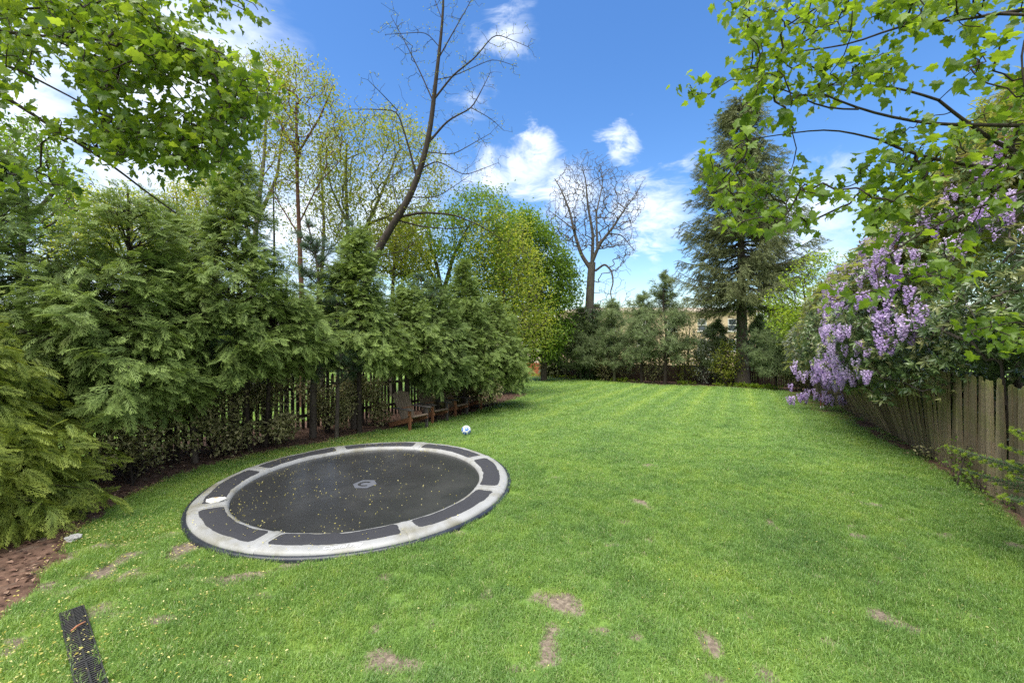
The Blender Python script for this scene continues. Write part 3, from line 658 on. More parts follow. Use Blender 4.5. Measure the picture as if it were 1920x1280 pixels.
def grass_points():
    pts = []
    yb = 2.55
    while yb < 40:
        h_ = .25 if yb < 8 else 1.0; s0 = max(1., yb/5.5)**.85; dens = 420/s0**2
        xr = 1.26*(yb+h_)+.6; n = int(dens*h_*2*xr); x = rng.uniform(-xr, xr, n); y = rng.uniform(yb, yb+h_, n)
        pts.append(np.stack([x, y, np.full(n, s0)], 1)); yb += h_
    p_ = np.concatenate(pts); x, y, s0 = p_.T
    k = np.hypot(x-TC[0], y-TC[1]) > TR+.035
    k &= sdist(x, y, BED_L)+(fbm(x, y, 2.6, 21, 4)-.5)*.16 < -.01+.05*(rng.uniform(0, 1, len(x)) < .3)
    k &= (sdist(x, y, BED_R) < -.01) | (rng.uniform(0, 1, len(x)) < .55*(fbm(x, y, 1.7, 61, 3) > .45))
    k &= sdist(x, y, BED_B) < -.25
    k &= ~((x > 6.8+.53*(y-5.9)+.1))
    rel = np.stack([x, y], 1)-GRATE_O; al = rel@GRATE_D; ac = rel@GRATE_N
    k &= ~((al > -.03) & (al < 1.9) & (ac > -.080) & (ac < .080))
    b = bare(x, y); k &= ~(b > .32+.42*rng.uniform(0, 1, len(x)))
    return x[k], y[k], s0[k], b[k]
x, y, s0, b = grass_points(); n = len(x)
pm = bpy.data.meshes.new('grass_points'); pm.vertices.add(n); pm.vertices.foreach_set('co', np.stack([x, y, gz(x, y)-.012*b], 1).astype(np.float32).ravel())
rot = np.stack([rng.normal(size=n)*.16, rng.normal(size=n)*.16, rng.uniform(0, 6.28, n)], 1)
stripe = np.sin((x*.884-y*.468)*4.1); hn = fbm(x, y, .9, 31, 3)
hh = s0**.35*(.42+.75*hn+.65*fbm(x, y, 3.2, 37, 3))*np.where(b > .2, .6, 1)*rng.uniform(.8, 1.2, n)
hh *= np.where(y < 7.5, 1.0, .85)*np.where(s0 > 1.5, .8, 1)
scl = np.stack([s0, s0, hh*1.0], 1)
a = pm.attributes.new('rot', 'FLOAT_VECTOR', 'POINT'); a.data.foreach_set('vector', rot.astype(np.float32).ravel())
a = pm.attributes.new('scl', 'FLOAT_VECTOR', 'POINT'); a.data.foreach_set('vector', scl.astype(np.float32).ravel())
a = pm.attributes.new('pick', 'INT', 'POINT'); a.data.foreach_set('value', rng.integers(0, 4, n).astype(np.int32))
grass = bpy.data.objects.new('grass', pm); C.objects.link(grass); grass['kind'] = 'stuff'; grass['label'] = 'short green grass blades growing over the lawn'
instance_modifier(grass, tufts, 'grass')
print('grass tufts', n)

# ------------------------------------------------------------------ houses behind
M_WALL = solid('stucco_beige', (.52, .38, .25, 1), .9, (.60, .45, .31, 1), 1.2, .3, 12, .15)
M_WALLP = solid('stucco_pink', (.55, .42, .36, 1), .9, (.62, .49, .43, 1), 1.2, .3, 12, .15)
M_ROOF = solid('roof_felt', (.30, .24, .18, 1), .9, (.38, .31, .24, 1), 3, .3, 12, .15)
M_FRAME = solid('window_paint', (.62, .6, .56, 1), .5, (.7, .68, .64, 1), 8)
M_GLASS = solid('window_glass', (.03, .04, .05, 1), .08, (.05, .065, .075, 1), 2, spec=.8)
def house(name, label, x0, x1, yf, dep, ztop, mat, wins, dz):
    z0 = float(gz(0, yf))-.3; r_ = thing(name, label, 'house', (0, yf, z0))
    g = Geo(); th = .25
    # front wall built of bands and piers round the window openings
    xs = sorted({round(c[0], 2) for c in wins}); rows = sorted({(c[1], c[2]) for c in wins})
    ww = wins[0][3]/2; zc = z0
    for (za, zb) in rows:
        box(g, ((x0+x1)/2, yf+th/2, (zc+za)/2), (x1-x0, th, za-zc)); xp = x0
        for xw in xs: box(g, ((xp+xw-ww)/2, yf+th/2, (za+zb)/2), (xw-ww-xp, th, zb-za)); xp = xw+ww
        box(g, ((xp+x1)/2, yf+th/2, (za+zb)/2), (x1-xp, th, zb-za)); zc = zb
    box(g, ((x0+x1)/2, yf+th/2, (zc+ztop)/2), (x1-x0, th, ztop-zc))
    for xe in (x0+th/2, x1-th/2): box(g, (xe, yf+th+dep/2, (z0+ztop)/2), (th, dep, ztop-z0))
    box(g, ((x0+x1)/2, yf+th+dep, (z0+ztop)/2), (x1-x0, th, ztop-z0))
    mk('wall', g, mat, r_)
    g = Geo(); box(g, ((x0+x1)/2, yf+dep/2, ztop+.15), (x1-x0+.8, dep+.9, .3), bev=.03)
    V = [[x0-.3, yf-.3, ztop+.3], [x1+.3, yf-.3, ztop+.3], [x1+.3, yf+dep+.3, ztop+.3], [x0-.3, yf+dep+.3, ztop+.3], [x0+4, yf+dep/2, ztop+dz], [x1-4, yf+dep/2, ztop+dz]]
    g.add(V, [[0, 1, 5, 4], [2, 3, 4, 5]]); g.add(V, [[1, 2, 5], [3, 0, 4]]); mk('roof', g, M_ROOF, r_)
    for (xw, za, zb, wd) in wins:
        g = Geo()
        for s_ in (-1, 1): box(g, (xw+s_*(wd/2-.05), yf+.02, (za+zb)/2), (.1, .14, zb-za))
        for zz in (za+.05, (za+zb)/2, zb-.05): box(g, (xw, yf+.025, zz), (wd-.2, .12, .09))
        box(g, (xw, yf-.06, za-.06), (wd+.3, .2, .1))
        wf = mk('window', g, M_FRAME, r_); g2 = Geo(); box(g2, (xw, yf+.12, (za+zb)/2), (wd-.1, .02, zb-za-.05)); mk('pane', g2, M_GLASS, wf)
wn = [(10+4.4*i, a_, a_+1.8, 1.3) for i in range(6) for a_ in (-.6, 2.35)]
house('house', 'long beige two storey house seen through the pines at the back', 7.2, 35.5, 62, 9, 5.0, M_WALL, wn, 1.0)
house('house', 'pale pinkish house glimpsed left of the bare tree above the orange fence', -2.5, 5.6, 66, 8, 2.6, M_WALLP, [(-.5+2.6*i, -.6, .9, 1.1) for i in range(3)], 1.6)

# ------------------------------------------------------------------ trampoline
M_PAD = solid('pad_vinyl_grey', (.27, .27, .26, 1), .42, (.33, .33, .32, 1), 2.5, .3, 9, .4, dirt=(.17, .155, .10, 1), dscale=2.2, dthr=(.47, .70))
M_PANEL = solid('pad_mesh_black', (.028, .028, .031, 1), .7, (.045, .045, .05, 1), 260, .5, 300, .3)
M_SKIRT = solid('rim_black_plastic', (.015, .017, .022, 1), .35, (.03, .035, .045, 1), 10, .1, 60, .5)
M_MAT = solid('mat_woven_black', (.024, .024, .024, 1), .27, (.034, .034, .034, 1), 1.2, .04, 400, .65, detail=6, dirt=(.048, .047, .045, 1), dscale=1.1, dthr=(.48, .75))
M_LOGO = solid('logo_grey', (.085, .09, .105, 1), .5, (.11, .115, .13, 1), 20)
M_WHITE = solid('print_white', (.75, .75, .75, 1), .5)
M_FOAM = solid('foam_white', (.55, .53, .48, 1), .9, (.62, .60, .54, 1), 6, .4, 30, .2, dirt=(.50, .30, .10, 1), dscale=7, dthr=(.60, .72))
tz = float(gz(TC[0], TC[1]))
tr_ = thing('trampoline', 'round in-ground trampoline with grey and black segmented pads sunk in the lawn', 'trampoline', (TC[0], TC[1], tz))
TRS = .982
def lathe(g, prof, a0, a1, n, v=.5, closed=False, noise=0.0, seed=0, smooth=True):
    an = np.linspace(a0, a1, n+1); pr = np.array(prof); m = len(pr)
    rr = pr[None, :, 0]; zz = np.tile(pr[None, :, 1], (n+1, 1)).copy(); X = rr*np.cos(an)[:, None]; Y = rr*np.sin(an)[:, None]
    if noise: zz += (fbm(X, Y, 3.2, seed, 3)-.5)*noise*(pr[None, :, 1] > .05)
    V = np.stack([X+TC[0], Y+TC[1], zz+tz], 2).reshape(-1, 3); ii = np.arange((n+1)*m).reshape(n+1, m)
    F = np.stack([ii[:-1, :-1], ii[1:, :-1], ii[1:, 1:], ii[:-1, 1:]], 2).reshape(-1, 4)
    g.add(V, F, v, 0, 0, smooth)
    return V, ii
g = Geo(); lathe(g, [(2.30, -.08), (2.30, .018), (2.293, .034), (2.28, .042), (2.265, .045), (2.24, .04), (2.22, .0)], 0, 2*math.pi, 160); mk('rim', g, M_SKIRT, tr_)
g = Geo(); lathe(g, [(0, .012), (.6, .014), (1.2, .020), (1.84, .034)], 0, 2*math.pi, 120); mat_o = mk('jumping_mat', g, M_MAT, tr_)
g = Geo(); hexp = []
LC = np.array([.02, -.08])
for k in range(6): a = math.pi/3*k; hexp.append([TC[0]+LC[0]+.185*math.cos(a), TC[1]+LC[1]+.2*math.sin(a), tz+.0185])
g.add(hexp, [[0, 1, 2, 3, 4, 5]]); lg = mk('logo', g, M_LOGO, mat_o)
g = Geo(); pr_o = []; a_ = np.linspace(R(50), R(310), 15)
for aa in a_:
    for r_ in (.062, .10): pr_o.append([TC[0]+LC[0]+r_*1.05*math.cos(aa), TC[1]+LC[1]+r_*math.sin(aa), tz+.0225])
F = [[2*i, 2*i+1, 2*i+3, 2*i+2] for i in range(14)]
g.add(pr_o, F)
# letter stays a piece of the logo mesh: dark C on the grey hexagon
lg.data.materials.append(M_MAT)
g2 = Geo(); g2.add(hexp, [[0, 1, 2, 3, 4, 5]]); g2.add(pr_o, F, .5, 0, 1)
lg.data = g2.mesh('logo', [M_LOGO, M_MAT], tuple(wloc(mat_o)))
pads = []
for k in range(8):
    c0 = -102.5+45*k; a0, a1 = R(c0+.35), R(c0+45-.35)
    g = Geo(); prof = [(2.245, .035), (2.242, .055), (2.22, .074), (2.17, .086), (2.05, .09), (1.92, .088), (1.84, .082), (1.80, .066), (1.788, .03)]
    Vp, ii = lathe(g, prof, a0, a1, 22, noise=.022, seed=50+k)
    for e in (0, -1):   # close the ends down to the ground
        ring = Vp[ii[e]]; low = ring.copy(); low[:, 2] = tz+.0; m = len(ring)
        g.add(np.vstack([ring, low]), [[j, j+1, m+j+1, m+j] for j in range(m-1)])
    pd = mk('pad', g, M_PAD, tr_); pads.append(pd)
    # the seam flap that laps over the joint
    g = Geo(); an = R(c0); sc_ = .055
    ca, sa = math.cos(an), math.sin(an); tv = np.array([-sa, ca, 0])
    pl = [(1.785, .035), (1.80, .072), (1.84, .0885), (1.92, .0945), (2.05, .0965), (2.17, .0925), (2.22, .0805), (2.246, .060), (2.252, .035)]
    V = []
    for r_, z_ in pl:
        for s_, dz_ in ((-1, -.006), (-.5, .001), (.5, .001), (1, -.006)): V.append(np.array([TC[0]+r_*ca, TC[1]+r_*sa, tz+z_+dz_])+tv*s_*(sc_+.006*math.sin(r_*40+k)))
    g.add(V, [[4*i+j, 4*i+j+1, 4*i+5+j, 4*i+4+j] for i in range(len(pl)-1) for j in range(3)], .5, 0, 0, True)
    mk('seam_flap', g, M_PAD, pd)
    g = Geo(); rs = np.linspace(1.845, 2.12, 7); an2 = np.linspace(R(c0+2.6), R(c0+42.4), 34)
    AA, RR = np.meshgrid(an2, rs, indexing='ij'); X = RR*np.cos(AA); Y = RR*np.sin(AA)
    base = np.interp(RR, [1.84, 1.92, 2.05, 2.17], [.082, .088, .09, .086])+(fbm(X, Y, 3.2, 50+k, 3)-.5)*.022
    Z = base+.0075+(fbm(X, Y, 9, 60+k, 3)-.5)*.008
    Z[0] -= .008; Z[-1] -= .008; Z[:, 0] -= .008; Z[:, -1] -= .008
    if k == 0:  # the crease in the near panel
        cr = np.abs((AA-R(c0+24))-(RR-1.98)*.35); Z += .014*np.exp(-(cr/.02)**2)*np.clip((2.06-RR)*8, 0, 1)
    V = np.stack([X+TC[0], Y+TC[1], Z+tz], 2).reshape(-1, 3); ii = np.arange(34*7).reshape(34, 7)
    g.add(V, np.stack([ii[:-1, :-1], ii[1:, :-1], ii[1:, 1:], ii[:-1, 1:]], 2).reshape(-1, 4), .5, 0, 0, True); mk('pad_panel', g, M_PANEL, pd)
# torn cover on the pad left of the mat
g = Geo(); cen = np.array([-1.73, -.90]); cvx = []
rad_ = cen/np.linalg.norm(cen); tg_ = np.array([-rad_[1], rad_[0]])
shape = [(-.15, -.16), (.0, -.17), (.17, -.15), (.15, .0), (.12, .10), (.02, .15), (-.07, .10), (-.12, .02)]
shape = [(-.12, -.03), (-.05, .0), (.03, -.015), (.10, -.05), (.125, -.12), (.05, -.19), (-.03, -.215), (-.11, -.14)]
for u_, v_ in shape:
    q_ = cen-rad_*u_-tg_*0+tg_*(v_+.11)*-1; cvx.append([TC[0]+q_[0], TC[1]+q_[1], tz+.099])
cc = np.mean(cvx, 0)+[0, 0, .005]; low = [[a_[0], a_[1], tz+.08] for a_ in cvx]
g.add(cvx+low+[list(cc)], [[i, (i+1) % 8, 16] for i in range(8)], .5, 0, 0, True); g.add(cvx+low, [[i, 8+i, 8+(i+1) % 8, (i+1) % 8] for i in range(8)])
mk('foam_patch', g, M_FOAM, pads[6], label='exposed white foam where the cover has torn')
def lettering(txt, size, place, mat, parent, name='lettering'):
    cu = bpy.data.curves.new('txt', 'FONT'); cu.body = txt; cu.size = size; cu.shear = .3; cu.align_x = 'CENTER'
    ob = bpy.data.objects.new('txt', cu); me = bpy.data.meshes.new_from_object(ob)
    for v_ in me.vertices: v_.co = place(v_.co.x, v_.co.y)-wloc(parent)
    me.materials.clear(); me.materials.append(mat); o = bpy.data.objects.new(name, me); C.objects.link(o); o.parent = parent
    bpy.data.objects.remove(ob); return o
def onpad(x, y):
    r_ = 2.205-y; a = R(-77.2)+x/2.17
    z_ = np.interp(r_, [2.05, 2.17, 2.235], [.09, .086, .074])+float(fbm(r_*math.cos(a), r_*math.sin(a), 3.2, 50, 3)-.5)*.022+.004
    return Vector((TC[0]+r_*math.cos(a), TC[1]+r_*math.sin(a), tz+z_))
lettering('Capital Play', .085, onpad, M_WHITE, pads[0])

# fallen blossom
M_BLOS = leafmat('fallen_blossom', [(.42, .36, .07, 1), (.60, .55, .18, 1), (.70, .64, .32, 1)], trans=.25, rough=.7)
def sprinkle(g, x, y, z, s0_, s1_):
    M = len(x); Rm = frames(np.stack([np.cos(a_ := rng.uniform(0, 6.28, M)), np.sin(a_), rng.uniform(-.1, .1, M)], 1), roll=rng.normal(size=M)*.35)
    g.scatter(T_diamond(1, .5, .3), Rm, np.stack([x, y, z], 1), rng.uniform(s0_, s1_, M), rng.uniform(0, 1, M))
g = Geo(); n = 2600; a = rng.uniform(0, 6.28, n); r_ = 2.25*np.sqrt(rng.uniform(0, 1, n)); x = TC[0]+r_*np.cos(a); y = TC[1]+r_*np.sin(a)
kp = rng.uniform(0, 1, n) < np.clip(.75-.42*(x-TC[0])*.8, .05, 1)*np.clip(fbm(x, y, 2.2, 77, 3)*2-.45, .08, 1)*.75; x, y, r_ = x[kp], y[kp], r_[kp]
zz = np.where(r_ > 1.79, .103, np.interp(r_, [0, .6, 1.2, 1.84], [.012, .014, .020, .034])+.006)
sprinkle(g, x, y, tz+zz, .009, .03); o = mk('fallen_blossom', g, M_BLOS, kind='stuff'); o['label'] = 'yellow blossom scattered on the trampoline'
g = Geo(); n = 52000; x = rng.uniform(-5.6, 1.0, n); y = rng.uniform(2.4, 10, n)
wgt = np.clip(1.2-sdist(x, y, BED_L)*-.38, 0, 1)**2*np.clip(fbm(x, y, 1.6, 71, 4)*2.6-.75, 0.03, 1)
kp = (rng.uniform(0, 1, n) < wgt*.8) & (np.hypot(x-TC[0], y-TC[1]) > TR+.05) & (sdist(x, y, BED_L) < .12); x, y = x[kp], y[kp]
sprinkle(g, x, y, gz(x, y)+rng.uniform(.012, .05, len(x)), .012, .03)
n = 900; x = rng.uniform(-3, 8, n); y = rng.uniform(2.6, 9, n); kp = (x < FX(y-5.9)[0]-.2) & (np.hypot(x-TC[0], y-TC[1]) > TR+.05); x, y = x[kp], y[kp]
sprinkle(g, x, y, gz(x, y)+.045, .01, .022); o = mk('fallen_blossom', g, M_BLOS, kind='stuff'); o['label'] = 'yellow blossom fallen over the grass beside the bed'

# ------------------------------------------------------------------ drain grates
M_GRATE = solid('grate_black_plastic', (.016, .016, .017, 1), .45, (.035, .034, .033, 1), 30, .2, 90, .5, dirt=(.08, .065, .05, 1), dscale=12, dthr=(.6, .75))
M_DARK = solid('drain_channel_dark', (.006, .006, .006, 1), .8)
gm = Geo(); box(gm, (0, 0, 0), (.010, .128, .018), bev=.002); slat_mesh = gm.mesh('slat', M_GRATE)
ang = math.atan2(GRATE_D[1], GRATE_D[0])
for k, lab in enumerate(['black slotted drain grate, the one further from the camera', 'black slotted drain grate nearest the camera at the picture edge']):
    c0 = GRATE_O+GRATE_D*(.02+.0+k*.905)+GRATE_N*0; Lg = .89 if k == 0 else .93
    gr = thing('drain_grate', lab, 'drain grate', (c0[0], c0[1], float(gz(*c0))+.012), 'drain grates laid end to end in the lawn', ang)
    g = Geo()
    for s_ in (-1, 1): box(g, (Lg/2, s_*.0705, .012), (Lg, .011, .028), bev=.002)
    for xe in (.006, Lg-.006): box(g, (xe, 0, .012), (.012, .13, .028), bev=.002)
    mk('frame', g, M_GRATE, gr, local=True)
    g = Geo(); box(g, (Lg/2, 0, .024), (Lg-.03, .012, .014), bev=.002); mk('rib', g, M_GRATE, gr, local=True)
    g = Geo(); box(g, (Lg/2, 0, -.012), (Lg-.026, .128, .004)); mk('channel', g, M_DARK, gr, local=True)
    for j in range(int(Lg/.027)):
        s_ = bpy.data.objects.new('slat', slat_mesh); C.objects.link(s_); s_.parent = gr; s_.location = (.024+.027*j, 0, .012)
g = Geo(); a0 = P(134, 1193, 3.36); st = G(133, 1193); en = G(160, 1175)
tube(g, [[st[0], st[1], .045], [(st[0]+en[0])/2, (st[1]+en[1])/2-.01, .052], [en[0], en[1], .045]], [.006, .008, .005], 6)
tag(mk('twig', g, solid('twig_red_brown', (.28, .10, .05, 1), .8, (.4, .18, .09, 1), 40)), 'short reddish brown stick lying across the drain grate', 'stick')

# ------------------------------------------------------------------ ball
g = Geo(); bx_, by_ = -1.08, 10.05; rb = .112; gzb = float(gz(bx_, by_))
import bmesh
bm = bmesh.new(); bmesh.ops.create_icosphere(bm, subdivisions=4, radius=1)
phi = (1+5**.5)/2; ic = norm(np.array([[0, a_, b_*phi] for a_ in (-1, 1) for b_ in (-1, 1)]+[[a_, b_*phi, 0] for a_ in (-1, 1) for b_ in (-1, 1)]+[[b_*phi, 0, a_] for a_ in (-1, 1) for b_ in (-1, 1)]))
rt = np.array(Matrix.Rotation(.5, 3, 'X')@Matrix.Rotation(.35, 3, 'Z')); ic = ic@rt.T
Vb = np.array([v_.co[:] for v_ in bm.verts]); Fb = np.array([[v_.index for v_ in f_.verts] for f_ in bm.faces]); bm.free()
fc = norm(Vb[Fb].mean(1)); dt = fc@ic.T; mxd = dt.max(1); face_ = np.argsort(-(ic@np.array([.15, -.97, .2])))[:4]; blue = (mxd > .91) & (np.isin(dt.argmax(1), face_)) & ((mxd < .985) | (np.sin(fc[:, 0]*40) > 0))
dv = np.sort(Vb@ic.T, axis=1); seam = np.clip(1-np.abs(dv[:, -1]-dv[:, -2])*12, 0, 1)*.02
ball = thing('football', 'white football with blue star markings on the lawn past the trampoline', 'ball', (bx_, by_, gzb+rb+.01))
g = Geo(); g.add(Vb*(rb*(1-seam[:, None]))+np.array([bx_, by_, gzb+rb+.01]), Fb[~blue], .5, 0, 0, True); mk('ball_skin', g, solid('ball_white', (.78, .79, .80, 1), .35, (.72, .73, .75, 1), 10), ball)
g = Geo(); g.add(Vb*(rb*(1-seam[:, None])+.0005)+np.array([bx_, by_, gzb+rb+.01]), Fb[blue], .5, 0, 0, True); mk('blue_patch', g, solid('ball_blue', (.05, .16, .5, 1), .35), ball)

# ------------------------------------------------------------------ wooden chairs
M_CH = solid('chair_weathered_wood', (.09, .07, .05, 1), .8, (.20, .15, .105, 1), 14, .6, 40, .2, (.8, 8, 8), usev=.25)
M_CHR = solid('chair_red_stain', (.17, .075, .038, 1), .7, (.30, .135, .065, 1), 14, .5, 40, .25, (8, 8, .8), usev=.2)
M_CHD = solid('chair_dark_arm_shaded_leg', (.05, .045, .04, 1), .7, (.11, .10, .09, 1), 14, .5, 40, .25, (.8, 8, 8))
def chair(x, y, a, label, tint=0):
    c = thing('adirondack_chair', label, 'chair', (x, y, float(gz(x, y))+.03), 'wooden garden chairs in the bed facing the lawn', a)
    c.scale = (.93, .93, .93)
    def bar(nm, A, B, wd, th, mat, wdir=(0, 1, 0), bev=.004):
        A = np.array(A, float); B = np.array(B, float); X = norm((B-A)[None])[0]; W = np.array(wdir, float); W = norm((W-(W@X)*X)[None])[0]; Z = np.cross(X, W)
        g = Geo(); box(g, (A+B)/2, (np.linalg.norm(B-A), wd, th), np.stack([X, W, Z], 1), bev=bev); return mk(nm, g, mat, c, local=True)
    for s_ in (-1, 1):
        bar('leg', (-.03, s_*.29, 0), (-.03, s_*.29, .545), .09 if s_ < 0 else .09, .035, M_CHR if s_ < 0 else M_CHD, (1, 0, 0))  # far leg takes the dark arm wood, so its shade is painted in
        bar('rear_leg', (.02, s_*.255, .315), (-.98, s_*.255, .02), .03, .12, M_CHR)
        bar('arm', (.10, s_*.31, .558), (-.66, s_*.31, .545), .125, .022, M_CHD)
        bar('arm_bracket', (-.03, s_*.325, .40), (-.03, s_*.325, .54), .05, .03, M_CHR, (1, 0, 0))
    for i in range(6):
        x_ = .03-.088*i; bar('seat_slat', (x_, -.27, .385-.03*i+(.0 if i else -.012)), (x_, .27, .385-.03*i+(.0 if i else -.012)), .078, .02, M_CH, (1, 0, -.3))
    for i in range(6):
        yy = (i-2.5)*.088; hgt = .98-abs(i-2.5)*.028
        bar('back_slat', (-.43, yy*.86, .20), (-.43-.42*hgt/.98, yy*1.06, hgt), .078, .02, M_CH)
    bar('back_rail', (-.60, -.25, .50), (-.60, .25, .50), .06, .03, M_CHR, (.2, 0, 1))
    return c
for (px, py, a, lab) in [(786, 806.5, -38, 'weathered wooden garden chair standing nearest the trampoline, red brown leg in front'), (826, 793, -38, 'wooden garden chair just behind the nearest one, its seat edge at the grass'),
        (866, 781, -35, 'third wooden garden chair along the bed, half lost under branches'), (912, 767, -32, 'farthest wooden garden chair, only arm and seat edge showing at the bed corner')]:
    d = depth_at(py); x_, y_ = G(px, py); chair(x_, y_, R(a), lab)

# ------------------------------------------------------------------ crumpled scrap by the bed
g = Geo(); bm = bmesh.new(); bmesh.ops.create_icosphere(bm, subdivisions=3, radius=1); Vb = np.array([v_.co[:] for v_ in bm.verts]); Fb = np.array([[v_.index for v_ in f_.verts] for f_ in bm.faces]); bm.free()
nn_ = .62+.75*vnoise(Vb[:, 0]*2+Vb[:, 2]*3, Vb[:, 1]*2.3-Vb[:, 2], 1.3, 4)+.25*vnoise(Vb[:, 0]*7, Vb[:, 1]*7+Vb[:, 2]*6, 1, 9)
px_, py_ = -4.98, 4.85
g.add(Vb*nn_[:, None]*np.array([.065, .045, .032])+np.array([px_, py_, float(gz(px_, py_))+.06]), Fb)
tag(mk('paper_scrap', g, solid('scrap_white', (.36, .36, .34, 1), .8, (.2, .19, .17, 1), 12, .4, 30)), 'crumpled white scrap lying at the foot of the golden cypress', 'litter')

# ------------------------------------------------------------------ right hand fence of split pickets
M_PICK = solid('picket_weathered', (.11, .08, .05, 1), .85, (.34, .26, .17, 1), 11, 1.0, 34, .15, (10, 10, .6), dirt=(.19, .19, .06, 1), dscale=2.0, dthr=(.44, .66), usev=.8)
M_RAIL = solid('rail_dark', (.03, .024, .018, 1), .9, (.08, .065, .05, 1), 9, .6, 30, .1)
pick = []
for k in range(7):
    r_ = np.random.default_rng(90+k); g = Geo(); m_ = 9; V = []; wd = r_.uniform(.048, .06)
    for i in range(m_):
        z = i/(m_-1)*1.74; ww = wd*(1+.06*math.sin(i*1.7+k)) if i < m_-1 else wd*r_.uniform(.8, .98); bx2 = .006*math.sin(i*.9+k*2)
        for (sx, sy) in ((-1, -.4), (-.55, -1), (.55, -1), (1, -.4), (1, 1), (-1, 1)): V.append([bx2+sx*ww, sy*.011, z+(r_.uniform(-.02, .02) if i == m_-1 else 0)])
    F = [[i*6+j, i*6+(j+1) % 6, i*6+6+(j+1) % 6, i*6+6+j] for i in range(m_-1) for j in range(6)]
    g.add(V, F); g.F.setdefault((6, 0, False), []).append(np.array([[48, 49, 50, 51, 52, 53]])); pick.append(g.mesh('picket', M_PICK))
fr = thing('picket_fence', 'leaning fence of weathered grey split pickets under the wisteria', 'fence', (6.8, 5.9, 0))
fdir = norm(np.array([[.53, 1.0, 0]]))[0]; fn = np.array([-fdir[1], fdir[0], 0])     # towards the lawn
fallf = lambda s_: float(np.interp(s_, [-2, 1, 2, 3, 4, 5, 5.8, 7, 9, 12, 18], [.0, .02, .05, .12, .25, .42, .5, .45, .3, .1, .03]))
s_ = -2.2; i = 0; r_ = np.random.default_rng(12)
while s_ < 19.5:
    gap = .008 if r_.uniform() < .9 else .03
    pos = np.array([6.8, 5.9, 0])+fdir*s_; pos[2] = float(gz(pos[0], pos[1]))-.03
    lean = np.interp(s_, [-2, .3, .9, 1.6, 2.2, 3, 4, 5, 6, 7.5, 10, 18], [.0, .0, .10, .12, .01, -.03, -.12, -.28, -.36, -.3, -.1, 0])+r_.normal()*.016   # + = top towards the camera
    fall = fallf(s_)+r_.normal()*.012
    zax = norm((np.array([0, 0, 1.])-fdir*lean+fn*fall)[None])[0]; xax = norm((fdir-(fdir@zax)*zax)[None])[0]; yax = np.cross(zax, xax)
    m_ = Matrix([[xax[j], yax[j], zax[j], (pos[j]+fn[j]*r_.uniform(-.008, .008)-(6.8, 5.9, 0)[j])] for j in range(3)]+[[0, 0, 0, 1]])
    o = bpy.data.objects.new('picket', pick[r_.integers(0, 7)]); C.objects.link(o); o.parent = fr; hs_ = r_.uniform(.965, 1.015)*(1.0 if s_ < 9 else .9)
    o.matrix_local = m_@Matrix.Diagonal((r_.uniform(.55, 1.12), 1, hs_, 1)); s_ += .104*o.scale[0]+gap; i += 1
for zz in (.35, 1.35):
    for a_, b_ in [(-2.2, 1.3), (1.3, 2.8), (2.8, 4.4), (4.4, 5.8), (5.8, 7.4), (7.4, 10.4), (10.4, 13.4), (13.4, 16.4), (16.4, 19.3)]:
        g = Geo(); A_ = np.array([6.8, 5.9, 0])+fdir*a_; B_ = np.array([6.8, 5.9, 0])+fdir*(b_-.02)
        for Q in (A_, B_): Q[2] = float(gz(Q[0], Q[1]))+zz; Q[:] -= fn*(.045-fallf(a_ if Q is A_ else b_)*zz)
        X = norm((B_-A_)[None])[0]; box(g, (A_+B_)/2, (np.linalg.norm(B_-A_), .05, .09), np.stack([X, -fn, np.cross(X, -fn)], 1), bev=.004); mk('rail', g, M_RAIL, fr)
for a_ in (-2.2, 1.3, 4.4, 7.4, 10.4, 13.4, 16.4, 19.3):
    Q = np.array([6.8, 5.9, 0])+fdir*a_-fn*.13; z0 = float(gz(Q[0], Q[1])); g = Geo(); tube(g, [[Q[0], Q[1], z0-.1], [Q[0], Q[1], z0+1.62]], [.055, .05], 8, cap=True); mk('post', g, M_RAIL, fr)

# dark picket fence behind the hedge on the left
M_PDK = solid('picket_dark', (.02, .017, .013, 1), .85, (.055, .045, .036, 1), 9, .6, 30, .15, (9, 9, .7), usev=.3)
g = Geo(); V = [[-.042, 0, 0], [.042, 0, 0], [.042, .02, 0], [-.042, .02, 0], [-.042, 0, 1.35], [.042, 0, 1.35], [.042, .02, 1.35], [-.042, .02, 1.35], [0, 0, 1.43], [0, .02, 1.43]]
g.add(V, [[0, 1, 5, 4], [1, 2, 6, 5], [2, 3, 7, 6], [3, 0, 4, 7], [5, 6, 9, 8], [7, 4, 8, 9]]); g.add(V, [[4, 5, 8], [6, 7, 9]]); pkm = g.mesh('picket', M_PDK)
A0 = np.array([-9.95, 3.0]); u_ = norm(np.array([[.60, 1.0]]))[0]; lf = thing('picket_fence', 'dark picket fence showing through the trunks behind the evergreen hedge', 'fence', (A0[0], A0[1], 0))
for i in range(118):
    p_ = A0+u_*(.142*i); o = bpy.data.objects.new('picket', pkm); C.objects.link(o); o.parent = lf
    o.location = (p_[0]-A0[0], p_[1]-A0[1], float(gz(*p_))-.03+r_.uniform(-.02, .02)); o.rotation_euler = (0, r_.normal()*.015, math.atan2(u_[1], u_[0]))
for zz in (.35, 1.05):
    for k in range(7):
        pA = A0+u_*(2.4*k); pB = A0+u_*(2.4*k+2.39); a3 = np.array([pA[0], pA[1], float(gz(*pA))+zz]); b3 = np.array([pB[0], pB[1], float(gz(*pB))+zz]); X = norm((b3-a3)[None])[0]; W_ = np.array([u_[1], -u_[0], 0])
        g = Geo(); box(g, (a3+b3)/2-W_*.035, (np.linalg.norm(b3-a3), .04, .08), np.stack([X, -W_, np.cross(X, -W_)], 1)); mk('rail', g, M_PDK, lf)

